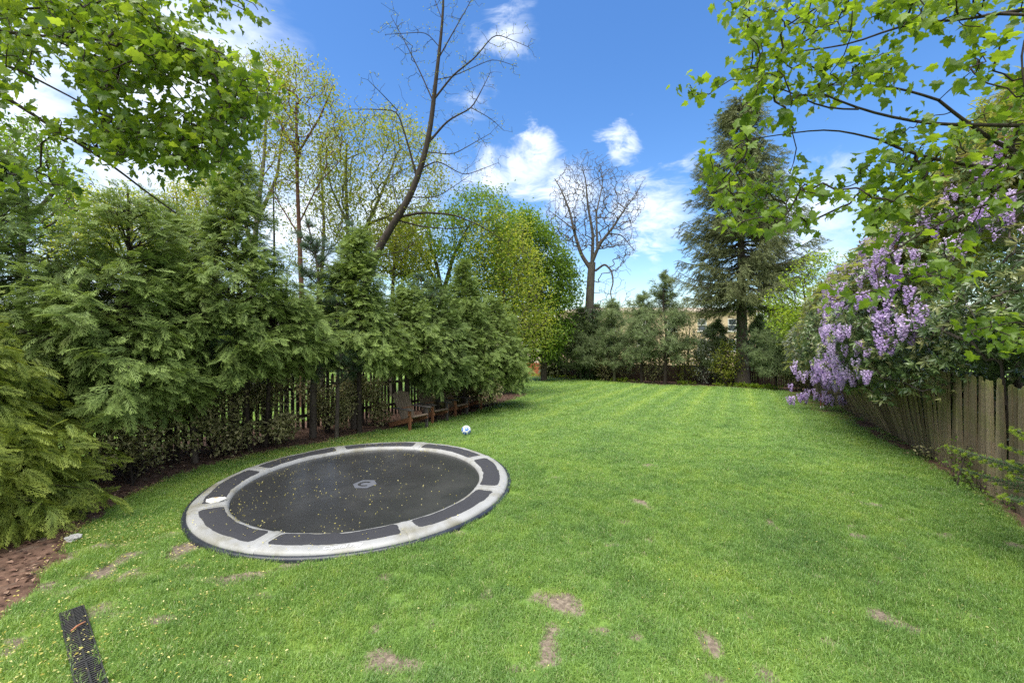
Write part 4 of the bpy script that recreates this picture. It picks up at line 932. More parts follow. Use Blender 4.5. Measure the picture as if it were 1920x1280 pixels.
# back fence in panels
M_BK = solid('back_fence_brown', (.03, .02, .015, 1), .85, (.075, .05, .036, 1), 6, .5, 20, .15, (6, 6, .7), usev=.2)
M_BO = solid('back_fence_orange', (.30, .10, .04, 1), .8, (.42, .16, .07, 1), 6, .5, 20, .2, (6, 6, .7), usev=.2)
FB = [np.array([-3.5, 41.0]), np.array([1.0, 38.6]), np.array([4.0, 35.4]), np.array([16.6, 23.9])]
def panels(pts, n, label, mat, grp='panels of board fence at the far end of the lawn', nm='board_fence'):
    r0 = thing(nm, label, 'fence', (pts[0][0], pts[0][1], 0)); L_ = np.linalg.norm(pts[1]-pts[0]); u2 = (pts[1]-pts[0])/L_
    for k in range(n):
        a_, b_ = L_*k/n, L_*(k+1)/n-.05; g = Geo(); nb_ = int((b_-a_)/.115)
        for j in range(nb_):
            q_ = pts[0]+u2*(a_+(j+.5)*(b_-a_)/nb_); z0 = float(gz(*q_)); h2 = 1.22+r_.uniform(-.015, .015)
            box(g, (q_[0], q_[1], z0+h2/2-.05), ((b_-a_)/nb_-.008, .02, h2), rotz(math.atan2(u2[1], u2[0])), v=r_.uniform())
        mk('board_panel', g, mat, r0, kind='stuff')
        g = Geo(); q_ = pts[0]+u2*(b_+.025); z0 = float(gz(*q_)); box(g, (q_[0], q_[1]-.04, z0+.62), (.1, .1, 1.36), bev=.01); mk('post', g, mat, r0)
panels([FB[0], FB[1]], 2, 'orange brown board fence at the far end of the hedge', M_BO)
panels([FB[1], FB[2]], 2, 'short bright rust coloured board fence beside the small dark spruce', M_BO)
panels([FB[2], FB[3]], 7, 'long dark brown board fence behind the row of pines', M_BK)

# marker stakes near the far end of the leaning fence
M_ST1 = solid('stake_red', (.22, .05, .03, 1), .6); M_ST2 = solid('stake_white', (.7, .7, .65, 1), .6)
for (px, py, dx, lab) in [(1539, 766, .03, 'thin upright marker stake with a white foot under the hanging wisteria'), (1544, 765, .2, 'short slanting rust red stake beside the upright one')]:
    x_, y_ = G(px, py); z0 = float(gz(x_, y_)); rt_ = thing('marker_stake', lab, 'stake', (x_, y_, z0), 'stakes by the far end of the leaning fence')
    g = Geo(); tube(g, [[x_, y_, z0+.1], [x_+dx, y_+.02, z0+.55]], .018, 6, cap=True); mk('shaft', g, M_ST1, rt_)
    g = Geo(); tube(g, [[x_-.002, y_, z0-.03], [x_, y_, z0+.1]], .021, 6, cap=True); mk('foot', g, M_ST2, rt_)
# ------------------------------------------------------------------ evergreen hedge on the left
TRI = {}
def conifer(name, label, cat, group, x, y, H, Rb, z0, nb, per, tm, mat, seed, fs=.38, bark=BARK_DARK, stems=1, elev=(10, 58), pw=.75, back=.55, lump=.25, hangf=.0, open_=.0, tm2=None, sprd=.7, r0=.07):
    rg = np.random.default_rng(seed); zb = float(gz(x, y)); root = thing(name, label, cat, (x, y, zb), group)
    gw = Geo(); gf = Inst(); ax = []
    for s_ in range(stems):
        o_ = rg.normal(size=2)*.12*(stems > 1); tp = np.array([[x+o_[0], y+o_[1], zb-.05], [x+o_[0]*1.8, y+o_[1]*1.8, zb+H*.35], [x+o_[0]*2.4+rg.normal()*.05, y+o_[1]*2.4, zb+H*.7], [x+o_[0]*2.2, y+o_[1]*2.2, zb+H*.97]])
        tp = resample(tp, .3); tube(gw, tp, np.linspace(r0 if stems == 1 else r0*.7, .012, len(tp)), 7); ax.append(tp)
    h = 1-(1-rg.uniform(0, 1, nb))**.62 if pw > 0 else rg.uniform(0, 1, nb)
    az = rg.uniform(0, 2*math.pi, nb)
    toback = np.clip(((np.cos(az)*x+np.sin(az)*y)/math.hypot(x, y)), -1, 1)      # pointing away from the lawn side
    kp = rg.uniform(0, 1, nb) > (1-back)*np.clip(toback, 0, 1); kp &= rg.uniform(0, 1, nb) > open_*np.clip(h*1.8-.2, 0, 1)*(.5+vnoise(az*2, h*5, 1, seed+3)); h, az = h[kp], az[kp]; nb = len(h)
    prof = Rb*(1-h)**pw*np.minimum(1, .62+2.2*h)+.06
    lm = 1+lump*(vnoise(az*1.9, h*7+x, 1, seed)-.5)*2
    ln = prof*lm*rg.uniform(.72, 1.12, nb)
    el = np.radians(elev[0]+(elev[1]-elev[0])*h**1.6+rg.normal(size=nb)*17)
    z = zb+z0+h*(H-z0)
    bdir = np.stack([np.cos(az)*np.cos(el), np.sin(az)*np.cos(el), np.sin(el)], 1)
    st = np.stack([np.interp(z, ax[0][:, 2], ax[0][:, 0]), np.interp(z, ax[0][:, 2], ax[0][:, 1]), z-ln*np.sin(el)*.5], 1)
    A = st; B = st+bdir*ln[:, None]*.55; Cc = st+bdir*ln[:, None]*.92+np.array([0, 0, -.06])*ln[:, None]
    segs(gw, A, B, .012+.008*ln, .010, 3); segs(gw, B, Cc, .010, .004, 3)
    k = per; tt_ = rg.uniform(.30, 1.0, (nb, k))**.75
    pos = st[:, None]+bdir[:, None]*(ln[:, None]*tt_)[..., None]; pos[..., 2] -= .08*ln[:, None]*tt_**2
    sidev = np.cross(bdir, [0, 0, 1.]); sa = rg.normal(size=(nb, k))*sprd
    d = bdir[:, None]*np.cos(sa)[..., None]+norm(sidev)[:, None]*np.sin(sa)[..., None]+rg.normal(size=(nb, k, 3))*.32; d[..., 2] -= hangf
    pos = pos+rg.normal(size=pos.shape)*.085; M = nb*k
    pos = pos.reshape(-1, 3); d = norm(d.reshape(-1, 3))
    Rm = frames(d, roll=rg.normal(size=M)*.6); S = fs*rg.uniform(.65, 1.2, M)*(1-.35*np.repeat(h, k))
    v = np.clip(np.repeat(rg.uniform(.1, .95, nb), k)+rg.normal(size=M)*.16+(tt_.ravel()-.65)*.5, 0, 1)
    nq = nb*5; iq = rg.integers(0, nb, nq); uq = rg.uniform(.1, .8, nq); q0 = st[iq]+bdir[iq]*(ln[iq]*uq)[:, None]; segs(gw, q0, q0+norm(bdir[iq]+rdir(rg, nq)*1.1)*(ln[iq]*.35*rg.uniform(.4, 1, nq))[:, None], .005, .0025, 3)
    put(gf, tm, rg, Rm, pos, S, v)
    # leader
    kk = 10; zt = np.linspace(H*.8, H, kk)+zb; T_ = np.stack([np.interp(zt, ax[0][:, 2], ax[0][:, 0]), np.interp(zt, ax[0][:, 2], ax[0][:, 1]), zt], 1)
    put(gf, tm, rg, frames(norm(rdir(rg, kk)*.5+[0, 0, 1.])), T_-[0, 0, fs*.5], np.full(kk, fs*.8), rg.uniform(0, 1, kk))
    mk('trunk', gw, bark, root); mki('crown', gf, mat, root)
    return root
GH = 'evergreens in the tall hedge on the left'
conifer('golden_cypress', 'bright yellow green cypress bush nearest the camera, arching over the bed by the white scrap', 'tree', GH, -6.7, 4.75, 3.1, 1.35, .05, 260, 40, TFN, M_GOLD, 1, fs=.29, elev=(0, 30), pw=.6, hangf=.35, lump=.3, r0=.06)
conifer('cypress', 'dark open topped cypress just behind the yellow green bush', 'tree', GH, -7.6, 6.3, 5.3, 1.7, 1.15, 217, 29, TFM, M_THUJA_D, 2, fs=.29, hangf=.14, lump=.45, open_=.45)
conifer('cypress', 'green cypress with drooping fronds second behind the yellow green bush', 'tree', GH, -6.35, 7.05, 4.9, 1.55, 1.15, 271, 29, TFM, M_THUJA, 3, fs=.29, hangf=.14, lump=.45, pw=.6, open_=.4)
conifer('cypress', 'tall thin topped dark cypress rising between the drooping one and the pointed arborvitae', 'tree', GH, -6.6, 8.2, 5.0, 1.35, 1.75, 171, 27, TFM, M_THUJA_D, 4, fs=.28, hangf=.14, lump=.45, open_=.45)
conifer('arborvitae', 'largest pointed arborvitae behind the trampoline, its skirt lifted off two dark trunks', 'tree', GH, -5.15, 8.7, 5.75, 1.7, 1.70, 343, 29, TFM, M_THUJA, 5, fs=.28, hangf=.14, lump=.4, stems=2, pw=.85, open_=.4)
conifer('arborvitae', 'arborvitae beneath the leaning bare tree, left of the chairs', 'tree', GH, -3.65, 10.2, 4.9, 1.25, 1.75, 253, 27, TFM, M_THUJA, 6, fs=.26, hangf=.14, lump=.35)
conifer('arborvitae', 'lower round headed arborvitae hanging over the two nearest chairs', 'tree', GH, -2.85, 11.6, 3.8, 1.25, 1.6, 253, 24, TFM, M_THUJA, 7, fs=.25, hangf=.14, lump=.3)
conifer('arborvitae', 'narrow arborvitae behind the third wooden chair', 'tree', GH, -2.2, 12.6, 4.1, 1.3, 1.15, 235, 24, TFM, M_THUJA_D, 8, fs=.25, hangf=.14, lump=.3)
conifer('arborvitae', 'tall pointed arborvitae near the far end of the hedge', 'tree', GH, -1.55, 13.9, 5.0, 1.55, 1.05, 343, 24, TFM, M_THUJA, 9, fs=.25, hangf=.14, lump=.25, pw=.85)
conifer('arborvitae', 'last bushy arborvitae at the end of the hedge, reaching out over the lawn', 'tree', GH, -.75, 15.6, 4.0, 1.6, 0.85, 343, 24, TFM, M_THUJA, 10, fs=.25, hangf=.14, lump=.25, pw=.55)

def pine(name, label, group, x, y, H, Rb, z0, nwh, per, ts, seed, tm=TP, bark=BARK, up=25, mat=M_PINE, dens=34, r0=None, cat='tree', tri=4):
    rg = np.random.default_rng(seed); zb = float(gz(x, y)); root = thing(name, label, cat, (x, y, zb), group); gw = Geo(); gf = Inst()
    tp = resample([[x, y, zb-.05], [x+rg.normal()*.08, y, zb+H*.4], [x+rg.normal()*.12, y, zb+H*.75], [x+rg.normal()*.1, y, zb+H]], .4)
    tube(gw, tp, np.linspace(r0 or H*.017, .012, len(tp)), 7); PT = []; DT = []
    for k in range(nwh):
        f_ = (k+rg.uniform(0, .9))/nwh; z = zb+z0+f_*(H-z0)*.97; rr = Rb*(1-f_)**.6*min(1, .75+f_*1.5)*rg.uniform(.75, 1.15)
        c = np.array([np.interp(z, tp[:, 2], tp[:, 0]), np.interp(z, tp[:, 2], tp[:, 1]), z])
        for j in range(per):
            a_ = rg.uniform(0, 6.28); e_ = R(up+rg.normal()*12+35*f_); L_ = rr*rg.uniform(.55, 1.2); d_ = np.array([math.cos(a_)*math.cos(e_), math.sin(a_)*math.cos(e_), math.sin(e_)*.8])
            e1 = c+d_*L_*.55; e2 = c+d_*L_+np.array([0, 0, .10*L_]); segs(gw, [c, e1], [e1, e2], [.014+.01*L_, .012], [.012, .006], 3)
            nt_ = max(2, int(dens*L_/Rb*1.2)); u = rg.uniform(.35, 1, nt_)**.6
            q_ = c+(e2-c)*u[:, None]; off = rdir(rg, nt_)*(.32*L_*rg.uniform(.2, 1, nt_))[:, None]; off[:, 2] *= .6; q2_ = q_+off
            segs(gw, q_, q2_, .006, .004, 3); PT.append(q2_); DT.append(norm(off+d_*.3+np.array([0, 0, .12])))
    PT = np.concatenate(PT); DT = np.concatenate(DT); M = len(PT)
    put(gf, tm, rg, frames(DT), PT, ts*rg.uniform(.75, 1.2, M), rg.uniform(0, 1, M))
    mk('trunk', gw, bark, root); mki('crown', gf, mat, root)
GP = 'young white pines among the hedge'
pine('white_pine', 'sparse blue green pine with a tall bare leader left of the leaning tree', GP, -4.55, 9.75, 5.1, 1.0, 1.6, 10, 5, .17, 21)
pine('white_pine', 'soft needled pine tucked between the cypresses and the largest arborvitae', GP, -5.75, 7.75, 3.5, .95, 1.3, 7, 5, .17, 22)
pine('white_pine', 'soft needled pine showing its silvery tufts left of the chairs', GP, -3.95, 9.6, 3.2, .9, 1.2, 6, 5, .16, 23)
pine('white_pine', 'grey green pine top standing out above the round headed arborvitae', GP, -2.6, 12.6, 4.3, 1.1, 1.8, 8, 5, .17, 24)
pine('white_pine', 'thin grey green pine directly right of the reddish trunk', GP, -4.0, 10.8, 5.4, 1.1, 2.2, 9, 4, .17, 25)

# scrubby understory below the hedge
def shrub(name, label, group, x, y, H, Rr, n, k, tm, size, mat, seed, zlo=.15, bark=BARK_DARK, blobs=None, spread=.08, tip=.004, alpha=.5, cat='shrub', ry=None, stems=3, rr0=.018, hollow=.3, droop=.2):
    rg = np.random.default_rng(seed); zb = float(gz(x, y)); root = thing(name, label, cat, (x, y, zb), group)
    b = blobs or [((x, y, zb+zlo+(H-zlo)*.5), (Rr, ry or Rr, (H-zlo)*.5))]
    T_ = blob_pts(rg, n, b, hollow); T_[:, 2] = np.maximum(T_[:, 2], zb+.05)
    sd_ = [([[x+rg.normal()*.1*Rr, y+rg.normal()*.1*Rr, zb-.03], [x+rg.normal()*.35*Rr, y+rg.normal()*.3*Rr, zb+H*.5]], rr0, rr0*.6, 0) for _ in range(stems)]
    A, par, r_, ns2 = grow(sd_, T_, rg, alpha, tip); gw = Geo(); wood(gw, A, par, r_, ns2, rg, .12); gf = Geo()
    dd = norm(A[ns2:]-A[par[ns2:]]); leaves(gf, tm, rg, A[ns2:], dd, k, size, spread, droop, v=rg.uniform(.1, .9, n))
    mk('stem', gw, bark, root); mk('foliage', gf, mat, root, kind='stuff'); return root
US = ['scrubby shrub under the golden cypress by the bed corner', 'thin dark shrub in front of the drooping cypress', 'twiggy shrub left of the two bare hedge trunks', 'olive leaved shrub right of the two bare hedge trunks', 'low leafy shrub before the dark pickets behind the trampoline',
      'bushy shrub crowding the back of the nearest chair', 'brown leaved shrub behind the second chair', 'shrub between the third and fourth chairs', 'dense dark shrub closing the far end of the hedge']
for i, (px, py, H, Rr, n, k) in enumerate([(235, 918, 1.3, .65, 190, 9), (325, 878, 1.45, .6, 220, 9), (395, 862, 1.4, .5, 130, 8), (500, 838, 1.45, .6, 230, 10), (615, 817, 1.2, .6, 190, 9), (688, 803, 1.2, .45, 150, 10), (838, 776, 1.3, .5, 150, 9), (888, 766, 1.4, .6, 200, 9), (948, 742, 1.6, .95, 300, 12)]):
    x_, y_ = G(px, py); shrub('understory_shrub', US[i], 'scrubby shrubs growing under the hedge', x_-.12, y_+.28, H+.35, Rr, int(n*1.5), k+1, TD, .066+.003*i, M_UNDER if i != 8 else M_THUJA_D, 300+i, zlo=.1, spread=.07, blobs=[((x_-.12+rb_.normal()*.45, y_+.3+rb_.normal()*.3, float(gz(x_, y_))+rb_.uniform(.25, H*.95)), (rb_.uniform(.2, .5), rb_.uniform(.2, .45), rb_.uniform(.18, .42))) for rb_ in [np.random.default_rng(40*i+7)] for _ in range(7)])

# bare lower trunks in the hedge shade
for i, (px, py, w_, lab) in enumerate([(418, 850, .055, 'dark slim trunk left of a pair in the shade of the hedge'), (445, 846, .06, 'dark slim trunk right of a pair in the shade of the hedge'), (522, 828, .05, 'single dark stem standing at the mulch edge behind the trampoline'), (603, 815, .045, 'thin dark stem in the mulch in front of the dark pickets')]):
    x_, y_ = G(px, py); y_ += .25; zb = float(gz(x_, y_)); g = Geo(); pts = resample([[x_, y_, zb-.05], [x_+.03, y_+.04, zb+1.0], [x_-.05, y_+.1, zb+2.6], [x_, y_+.1, zb+3.6]], .3); tube(g, pts, np.linspace(w_, .02, len(pts)), 8)
    rg = np.random.default_rng(i); tw = rg.uniform(.5, 3.4, 16); q_ = np.stack([np.full(16, x_), np.full(16, y_), zb+tw], 1); segs(g, q_, q_+rdir(rg, 16)*np.array([.35, .35, .12]), .008, .003, 3)
    tag(mk('dead_tree', g, BARK_DARK), lab, 'tree', 'bare dead stems in the shade of the hedge')

# ------------------------------------------------------------------ broadleaf trees
def tree(name, label, group, base, seeds, targets, tm, mat, k, size, bark, seed, tip=.008, alpha=.3, spread=.1, droop=.2, wig=.1, cat='tree', sag=0., extra=0, power=2.3):
    rg = np.random.default_rng(seed); root = thing(name, label, cat, base, group)
    A, par, r_, ns2 = grow(seeds, targets, rg, alpha, tip, power); gw = Geo(); m1, m2, ii = wood(gw, A, par, r_, ns2, rg, wig, sag); gf = Geo()
    dd = norm(A[ns2:]-A[par[ns2:]]); v = np.clip(.5+.45*rg.normal(size=len(dd))*.7, 0, 1)
    if k: leaves(gf, tm, rg, A[ns2:], dd, k, size, spread, droop, v=v)
    if extra: leaves(gf, tm, rg, m2[:len(dd)], dd, extra, size, spread*.8, droop, v=v)
    mk('trunk', gw, bark, root)
    if k: mk('crown', gf, mat, root, kind='stuff')
    return root, (A, par, r_, ns2)
def PP(path, d, dv=0.0):
    n = len(path); return [list(P(px, py, d+dv*i/(n-1))) for i, (px, py) in enumerate(path)]
def gpos(px, d): x = (px-960)/800*d; return (x, d, float(gz(x, d)))
GB = 'tall thin leaved trees beyond the hedge'
def base_seed(px, d, path, r0, r1):
    b = gpos(px, d); return ([[b[0], b[1], b[2]-.1]]+PP(path, d), r0, r1, 0)
rg = np.random.default_rng(77)
tree('young_leaf_tree', 'grey limbed tree with thin yellow leaves, beside the maple boughs at the left', GB, gpos(470, 16), [base_seed(470, 16, [(472, 560), (480, 420), (495, 300), (500, 200)], .16, .04), (PP([(476, 480), (455, 400), (430, 320), (420, 220)], 16), .08, .03, 0), (PP([(480, 420), (520, 330), (530, 240)], 16), .08, .03, 0), (PP([(474, 520), (430, 450), (390, 400)], 16), .06, .02, 0)],
     poly_px(rg, 420, [(430, 120), (470, 90), (540, 90), (570, 170), (570, 330), (520, 430), (400, 420), (370, 340), (400, 240)], 14.6, 17.4), TD, M_YOUNG, 9, .10, BARK_PALE, 31, spread=.2, extra=3, wig=.06)
tree('young_leaf_tree', 'tree with a straight reddish trunk and fan of fine yellow twigs', GB, gpos(566, 15), [base_seed(566, 15, [(566, 560), (562, 460), (558, 360), (556, 280), (556, 200)], .12, .04), (PP([(557, 290), (520, 220), (500, 150)], 15), .045, .02, 0), (PP([(557, 290), (600, 220), (625, 160)], 15), .045, .02, 0), (PP([(560, 420), (600, 340), (640, 300)], 15), .03, .012, 0), (PP([(560, 440), (510, 360), (480, 320)], 15), .03, .012, 0)],
     poly_px(rg, 420, [(480, 120), (520, 100), (570, 95), (620, 140), (650, 200), (640, 300), (600, 360), (520, 350), (480, 260)], 13.8, 16.2, lambda x, y: .25+.75*(y < 300)), TD, M_YOUNG, 9, .095, BARK_RED, 32, spread=.2, extra=3, wig=.06)
tree('young_leaf_tree', 'round headed yellow green tree with twin mossy trunks left of the leaning tree', GB, gpos(655, 17), [base_seed(655, 17, [(654, 560), (652, 430), (648, 330), (650, 270)], .15, .04), (PP([(656, 540), (680, 440), (712, 370), (740, 300)], 17), .12, .03, 0), (PP([(652, 420), (620, 350), (610, 290)], 17), .06, .02, 0), (PP([(690, 420), (740, 400), (780, 350)], 17), .06, .02, 0)],
     poly_px(rg, 760, [(600, 260), (640, 215), (700, 205), (770, 215), (820, 270), (840, 340), (800, 420), (740, 470), (640, 470), (590, 400), (580, 320)], 15.2, 18.8), TD, M_YOUNG, 10, .105, BARK_OLIVE, 33, spread=.22, extra=4, wig=.06)
for (px, d, top, lab, sd2) in [(150, 17, 330, 'fresh green tree filling the gap behind the first open topped cypress', 37), (240, 20, 345, 'broad light green tree low behind the drooping cypress', 38), (735, 19, 380, 'thin trunked tree with fresh leaves between the leaning tree and the bright green tree', 39), (600, 20, 250, 'slender pale leafed tree just right of the reddish trunk', 40), (400, 19, 300, 'pale twiggy tree far behind the cypresses', 34), (330, 21, 330, 'light green tree glimpsed between the dark cypress tops', 35)]:
    tree('young_leaf_tree', lab, GB, gpos(px, d), [base_seed(px, d, [(px, 560), (px+8, 430), (px, top+30)], .14, .04)], poly_px(rg, 420, [(px-70, 520), (px-60, top+60), (px, top), (px+60, top+60), (px+75, 520)], d-1.5, d+1.5), TD, M_YOUNG2 if sd2 in (37, 38, 39) else M_YOUNG, 12 if sd2 != 40 else 5, .12, BARK, sd2, spread=.24, extra=3)
# the leaning dark tree with hardly any leaf
d0 = 12.0
main = PP([(672, 600), (692, 510), (712, 460), (745, 408), (772, 365), (797, 290), (808, 235), (815, 170), (822, 110), (830, 40), (833, -60)], d0)
b0 = gpos(665, d0)
brs = [([(745, 408), (790, 398), (850, 402), (905, 425), (950, 455)], .07, .6), ([(742, 412), (790, 425), (850, 430), (900, 418)], .045, .8), ([(782, 335), (765, 270), (745, 207), (700, 205), (655, 205)], .06, -.5), ([(745, 207), (720, 180), (690, 150)], .025, -.6),
       ([(812, 190), (790, 140), (760, 80), (733, 30)], .035, .3), ([(803, 268), (840, 225), (885, 203), (905, 165), (920, 135)], .06, .4), ([(885, 203), (920, 222), (945, 245)], .02, .6), ([(815, 185), (850, 140), (890, 110), (928, 62), (990, 88)], .05, -.3), ([(815, 150), (845, 145), (925, 110), (970, 125)], .025, .5),
       ([(822, 110), (850, 60), (870, 25), (895, -20)], .035, .2), ([(800, 285), (850, 290), (920, 250)], .03, -.5), ([(787, 318), (820, 300), (870, 330), (935, 305)], .035, .7), ([(770, 370), (820, 370), (880, 330)], .03, .2), ([(735, 425), (715, 380), (690, 350)], .025, -.3),
       ([(825, 90), (800, 60), (770, 62), (722, 65)], .02, -.4), ([(750, 400), (735, 340), (740, 290)], .025, .3), ([(830, 40), (815, 0), (800, -60)], .02, .3), ([(705, 480), (760, 470), (790, 440)], .03, .4)]
sds = [([[b0[0], b0[1], b0[2]-.1]]+main, .17, .02, 0)]
tg_ = []
for pth, rr, dv in brs:
    Q = PP(pth, d0, dv); sds.append((Q, rr*.6, .006, 0)); X = resample(Q, .22); rg = np.random.default_rng(int(pth[0][0]*7+pth[-1][1])); m = len(X)
    for q_ in range(5): tg_.append(X[1:]+rdir(rg, m-1)*rg.uniform(.12, .55, (m-1, 1))*np.linspace(1.0, .8, m-1)[:, None])
X = resample(main[5:], .2); tg_.append(X+rdir(rg, len(X))*rg.uniform(.15, .5, (len(X), 1)))
tree('leaning_tree', 'tall dark leaning tree, nearly bare, rising above the hedge into the blue sky', None, b0, sds, np.concatenate(tg_), TD, M_YOUNG, 2, .045, BARK_DARK, 36, tip=.0042, alpha=.2, spread=.05, wig=.06)
# green trees beyond the hedge end
GC = 'leafy green trees beyond the end of the hedge'
rg = np.random.default_rng(78)
tree('green_tree', 'bright green leafy tree with forked trunk behind the leaning tree', GC, gpos(830, 21), [base_seed(830, 21, [(830, 560), (820, 500), (800, 440)], .18, .06), (PP([(828, 560), (850, 480), (880, 420)], 21), .12, .05, 0), (PP([(826, 540), (790, 480), (765, 440)], 21), .08, .04, 0)],
     poly_px(rg, 800, [(720, 470), (760, 400), (830, 380), (880, 355), (940, 365), (960, 420), (950, 520), (900, 600), (760, 600)], 19.5, 23, lambda x, y: (fbm(x, y, .035, 3, 4) > .34)*1.0), TD, M_BRIGHT, 16, .15, BARK_OLIVE, 41, spread=.26, extra=4, wig=.06)
tree('green_tree', 'yellow green airy tree whose branches hang at the hedge end', GC, gpos(955, 20.5), [base_seed(955, 20.5, [(952, 640), (945, 560), (940, 470)], .14, .04)],
     poly_px(rg, 620, [(860, 480), (880, 420), (930, 395), (985, 410), (1005, 470), (1030, 560), (1040, 625), (1000, 665), (950, 655), (880, 600)], 19, 22), TD, M_YOUNG2, 9, .13, BARK, 42, spread=.3, extra=4, wig=.06)
tree('green_tree', 'dense rounded deep green tree between the hedge and the bare tree', GC, gpos(1020, 30), [base_seed(1020, 30, [(1020, 640), (1015, 560), (1005, 470)], .25, .08)],
     poly_px(rg, 1300, [(930, 420), (990, 395), (1030, 430), (1065, 480), (1085, 540), (1075, 600), (1050, 660), (960, 690), (930, 600)], 28, 32, lambda x, y: (fbm(x, y, .04, 9, 4) > .40)*1.0), TD, M_BRIGHT, 22, .20, BARK, 43, spread=.36, extra=6, wig=.06)
tree('green_tree', 'leafy tree at the far left edge seen over the hedge tops', GC, gpos(40, 11), [base_seed(40, 11, [(40, 480), (50, 380), (40, 300)], .14, .04), (PP([(48, 420), (110, 350), (120, 300)], 11), .06, .03, 0)],
     poly_px(rg, 480, [(-80, 260), (-20, 200), (60, 230), (130, 300), (150, 400), (100, 500), (-80, 520)], 10, 12.5, lambda x, y: (fbm(x, y, .02, 6, 3) > .47)*1.0), TD, M_BRIGHT, 10, .11, BARK, 44, spread=.14)
# old bare tree
rg = np.random.default_rng(79); db = 31
cb = gpos(1103, db)
sds = [base_seed(1103, db, [(1104, 640), (1105, 580), (1108, 520), (1110, 492)], .40, .26), (PP([(1108, 505), (1090, 478), (1078, 440), (1068, 395), (1052, 355), (1040, 335)], db, .8), 0.158, 0.030, 0), (PP([(1110, 495), (1112, 440), (1102, 385), (1098, 335), (1092, 318)], db, -.6), 0.144, 0.030, 0),
       (PP([(1110, 492), (1124, 458), (1150, 425), (1176, 385), (1195, 365)], db, -1.2), 0.144, 0.024, 0), (PP([(1120, 465), (1118, 400), (1130, 345), (1128, 318)], db, 1.2), 0.086, 0.024, 0), (PP([(1116, 508), (1134, 494), (1147, 508), (1150, 530), (1144, 548), (1150, 572)], db, -1), 0.086, 0.030, 0), (PP([(1076, 430), (1050, 410), (1030, 395)], db, .5), 0.058, 0.018, 0),
       (PP([(1140, 438), (1165, 440), (1190, 470)], db, .5), 0.050, 0.018, 0), (PP([(1080, 455), (1060, 450), (1045, 430)], db, -.7), 0.043, 0.012, 0)]
tgt = poly_px(rg, 2600, [(1022, 400), (1040, 345), (1060, 315), (1095, 298), (1140, 305), (1175, 335), (1205, 345), (1212, 380), (1190, 420), (1195, 470), (1165, 500), (1150, 460), (1080, 470), (1040, 450)], db-2.6, db+2.6)
tgt = np.concatenate([tgt, poly_px(rg, 110, [(1125, 480), (1180, 500), (1190, 560), (1165, 610), (1120, 590)], db-1.5, db+1.5), poly_px(rg, 160, [(1040, 480), (1090, 500), (1100, 600), (1050, 580)], db-1.5, db+1.5)])
tgt = tgt+(tgt-np.array([cb[0], cb[1], 5.5]))*(rg.uniform(-.12, .10, (len(tgt), 1)))
bt, dat = tree('bare_tree', 'big old bare tree with a spreading leafless crown in the middle of the back bed', None, cb, sds, tgt, TD, M_YOUNG, 0, .1, BARK_OLD, 45, tip=.011, alpha=.16, wig=.07, power=2.6)
g = Geo(); rgi = np.random.default_rng(3); n = 2200; zz = cb[2]+rgi.uniform(0, 1, n)**1.2*5.2; a_ = rgi.uniform(0, 6.28, n); rr = .42+rgi.uniform(0, .35, n)*(1+.5*np.sin(zz*2)); T_ = np.stack([cb[0]+rr*np.cos(a_), cb[1]+rr*np.sin(a_), zz], 1)
put(g, TD, rgi, frames(norm(np.stack([np.cos(a_), np.sin(a_), rgi.normal(size=n)*.6-.3], 1)+rdir(rgi, n)*.4)), T_, rgi.uniform(.15, .28, n), rgi.uniform(0, 1, n)); mk('ivy', g, M_IVY, bt, kind='stuff')

# ------------------------------------------------------------------ old spruce
xs_, ys_, zs_ = gpos(1392, 25.0); ys_ = 25.0; HS = 17.0
rg = np.random.default_rng(80); sp_ = thing('spruce', 'tall old spruce with drooping dark branches towering over the back corner', 'tree', (xs_, ys_, zs_)); gw = Geo(); gf = Inst(); gl = Geo()
tp = resample([[xs_, ys_, zs_-.1], [xs_-.05, ys_, zs_+5], [xs_-.1, ys_, zs_+11], [xs_-.1, ys_, zs_+HS]], .6); rt_ = np.linspace(.36, .02, len(tp)); rt_[:3] += [.14, .06, .02]; tube(gw, tp, rt_, 12)
PT = []; DT = []
for k in range(250):
    f_ = rg.uniform(0, 1)**.9; z = zs_+4.9+f_*(HS-5.1); a_ = rg.uniform(0, 6.28); L_ = (3.9*(1-f_)**.72+.25)*rg.uniform(.6, 1.12)*(1 if f_ > .08 else .8); e_ = R(-18+42*f_+rg.normal()*7)
    c = np.array([xs_-.06, ys_, z]); h_ = np.array([math.cos(a_), math.sin(a_), 0]); u = np.linspace(0, 1, 7)
    pts = c+h_*(u*L_)[:, None]*math.cos(e_); pts[:, 2] += L_*(math.sin(e_)*u+.22*u**2.5-.06*np.sin(u*3.14)); segs(gw, pts[:-1], pts[1:], np.linspace(.05, .015, 6)*(.4+L_/4), np.linspace(.043, .01, 6)*(.4+L_/4), 4)
    nt_ = int(9+L_*17); u2 = rg.uniform(.18, 1, nt_); q_ = np.stack([np.interp(u2, u, pts[:, j]) for j in range(3)], 1); sd2 = norm(np.cross(h_, [0, 0, 1.])[None])[0]
    q_ += sd2*(rg.normal(size=nt_)*.33*L_*.5*(1.1-u2))[:, None]; PT.append(q_); DT.append(norm(h_*.35+sd2*rg.normal(size=nt_)[:, None]*.35+np.array([0, 0, -1.0])*(rg.uniform(.1, 1.3, nt_)*(1-f_*.6))[:, None]+h_*.3))
PT = np.concatenate(PT); DT = np.concatenate(DT); M = len(PT)
put(gf, TH, rg, frames(DT), PT, rg.uniform(.35, .85, M), np.clip(rg.uniform(0, .9, M), 0, 1))
n = 1500; z = zs_+1.0+rg.uniform(0, 1, n)*6.5; a_ = rg.uniform(0, 6.28, n); rr = .36+rg.uniform(0, .3, n); T_ = np.stack([xs_+rr*np.cos(a_), ys_+rr*np.sin(a_), z], 1)
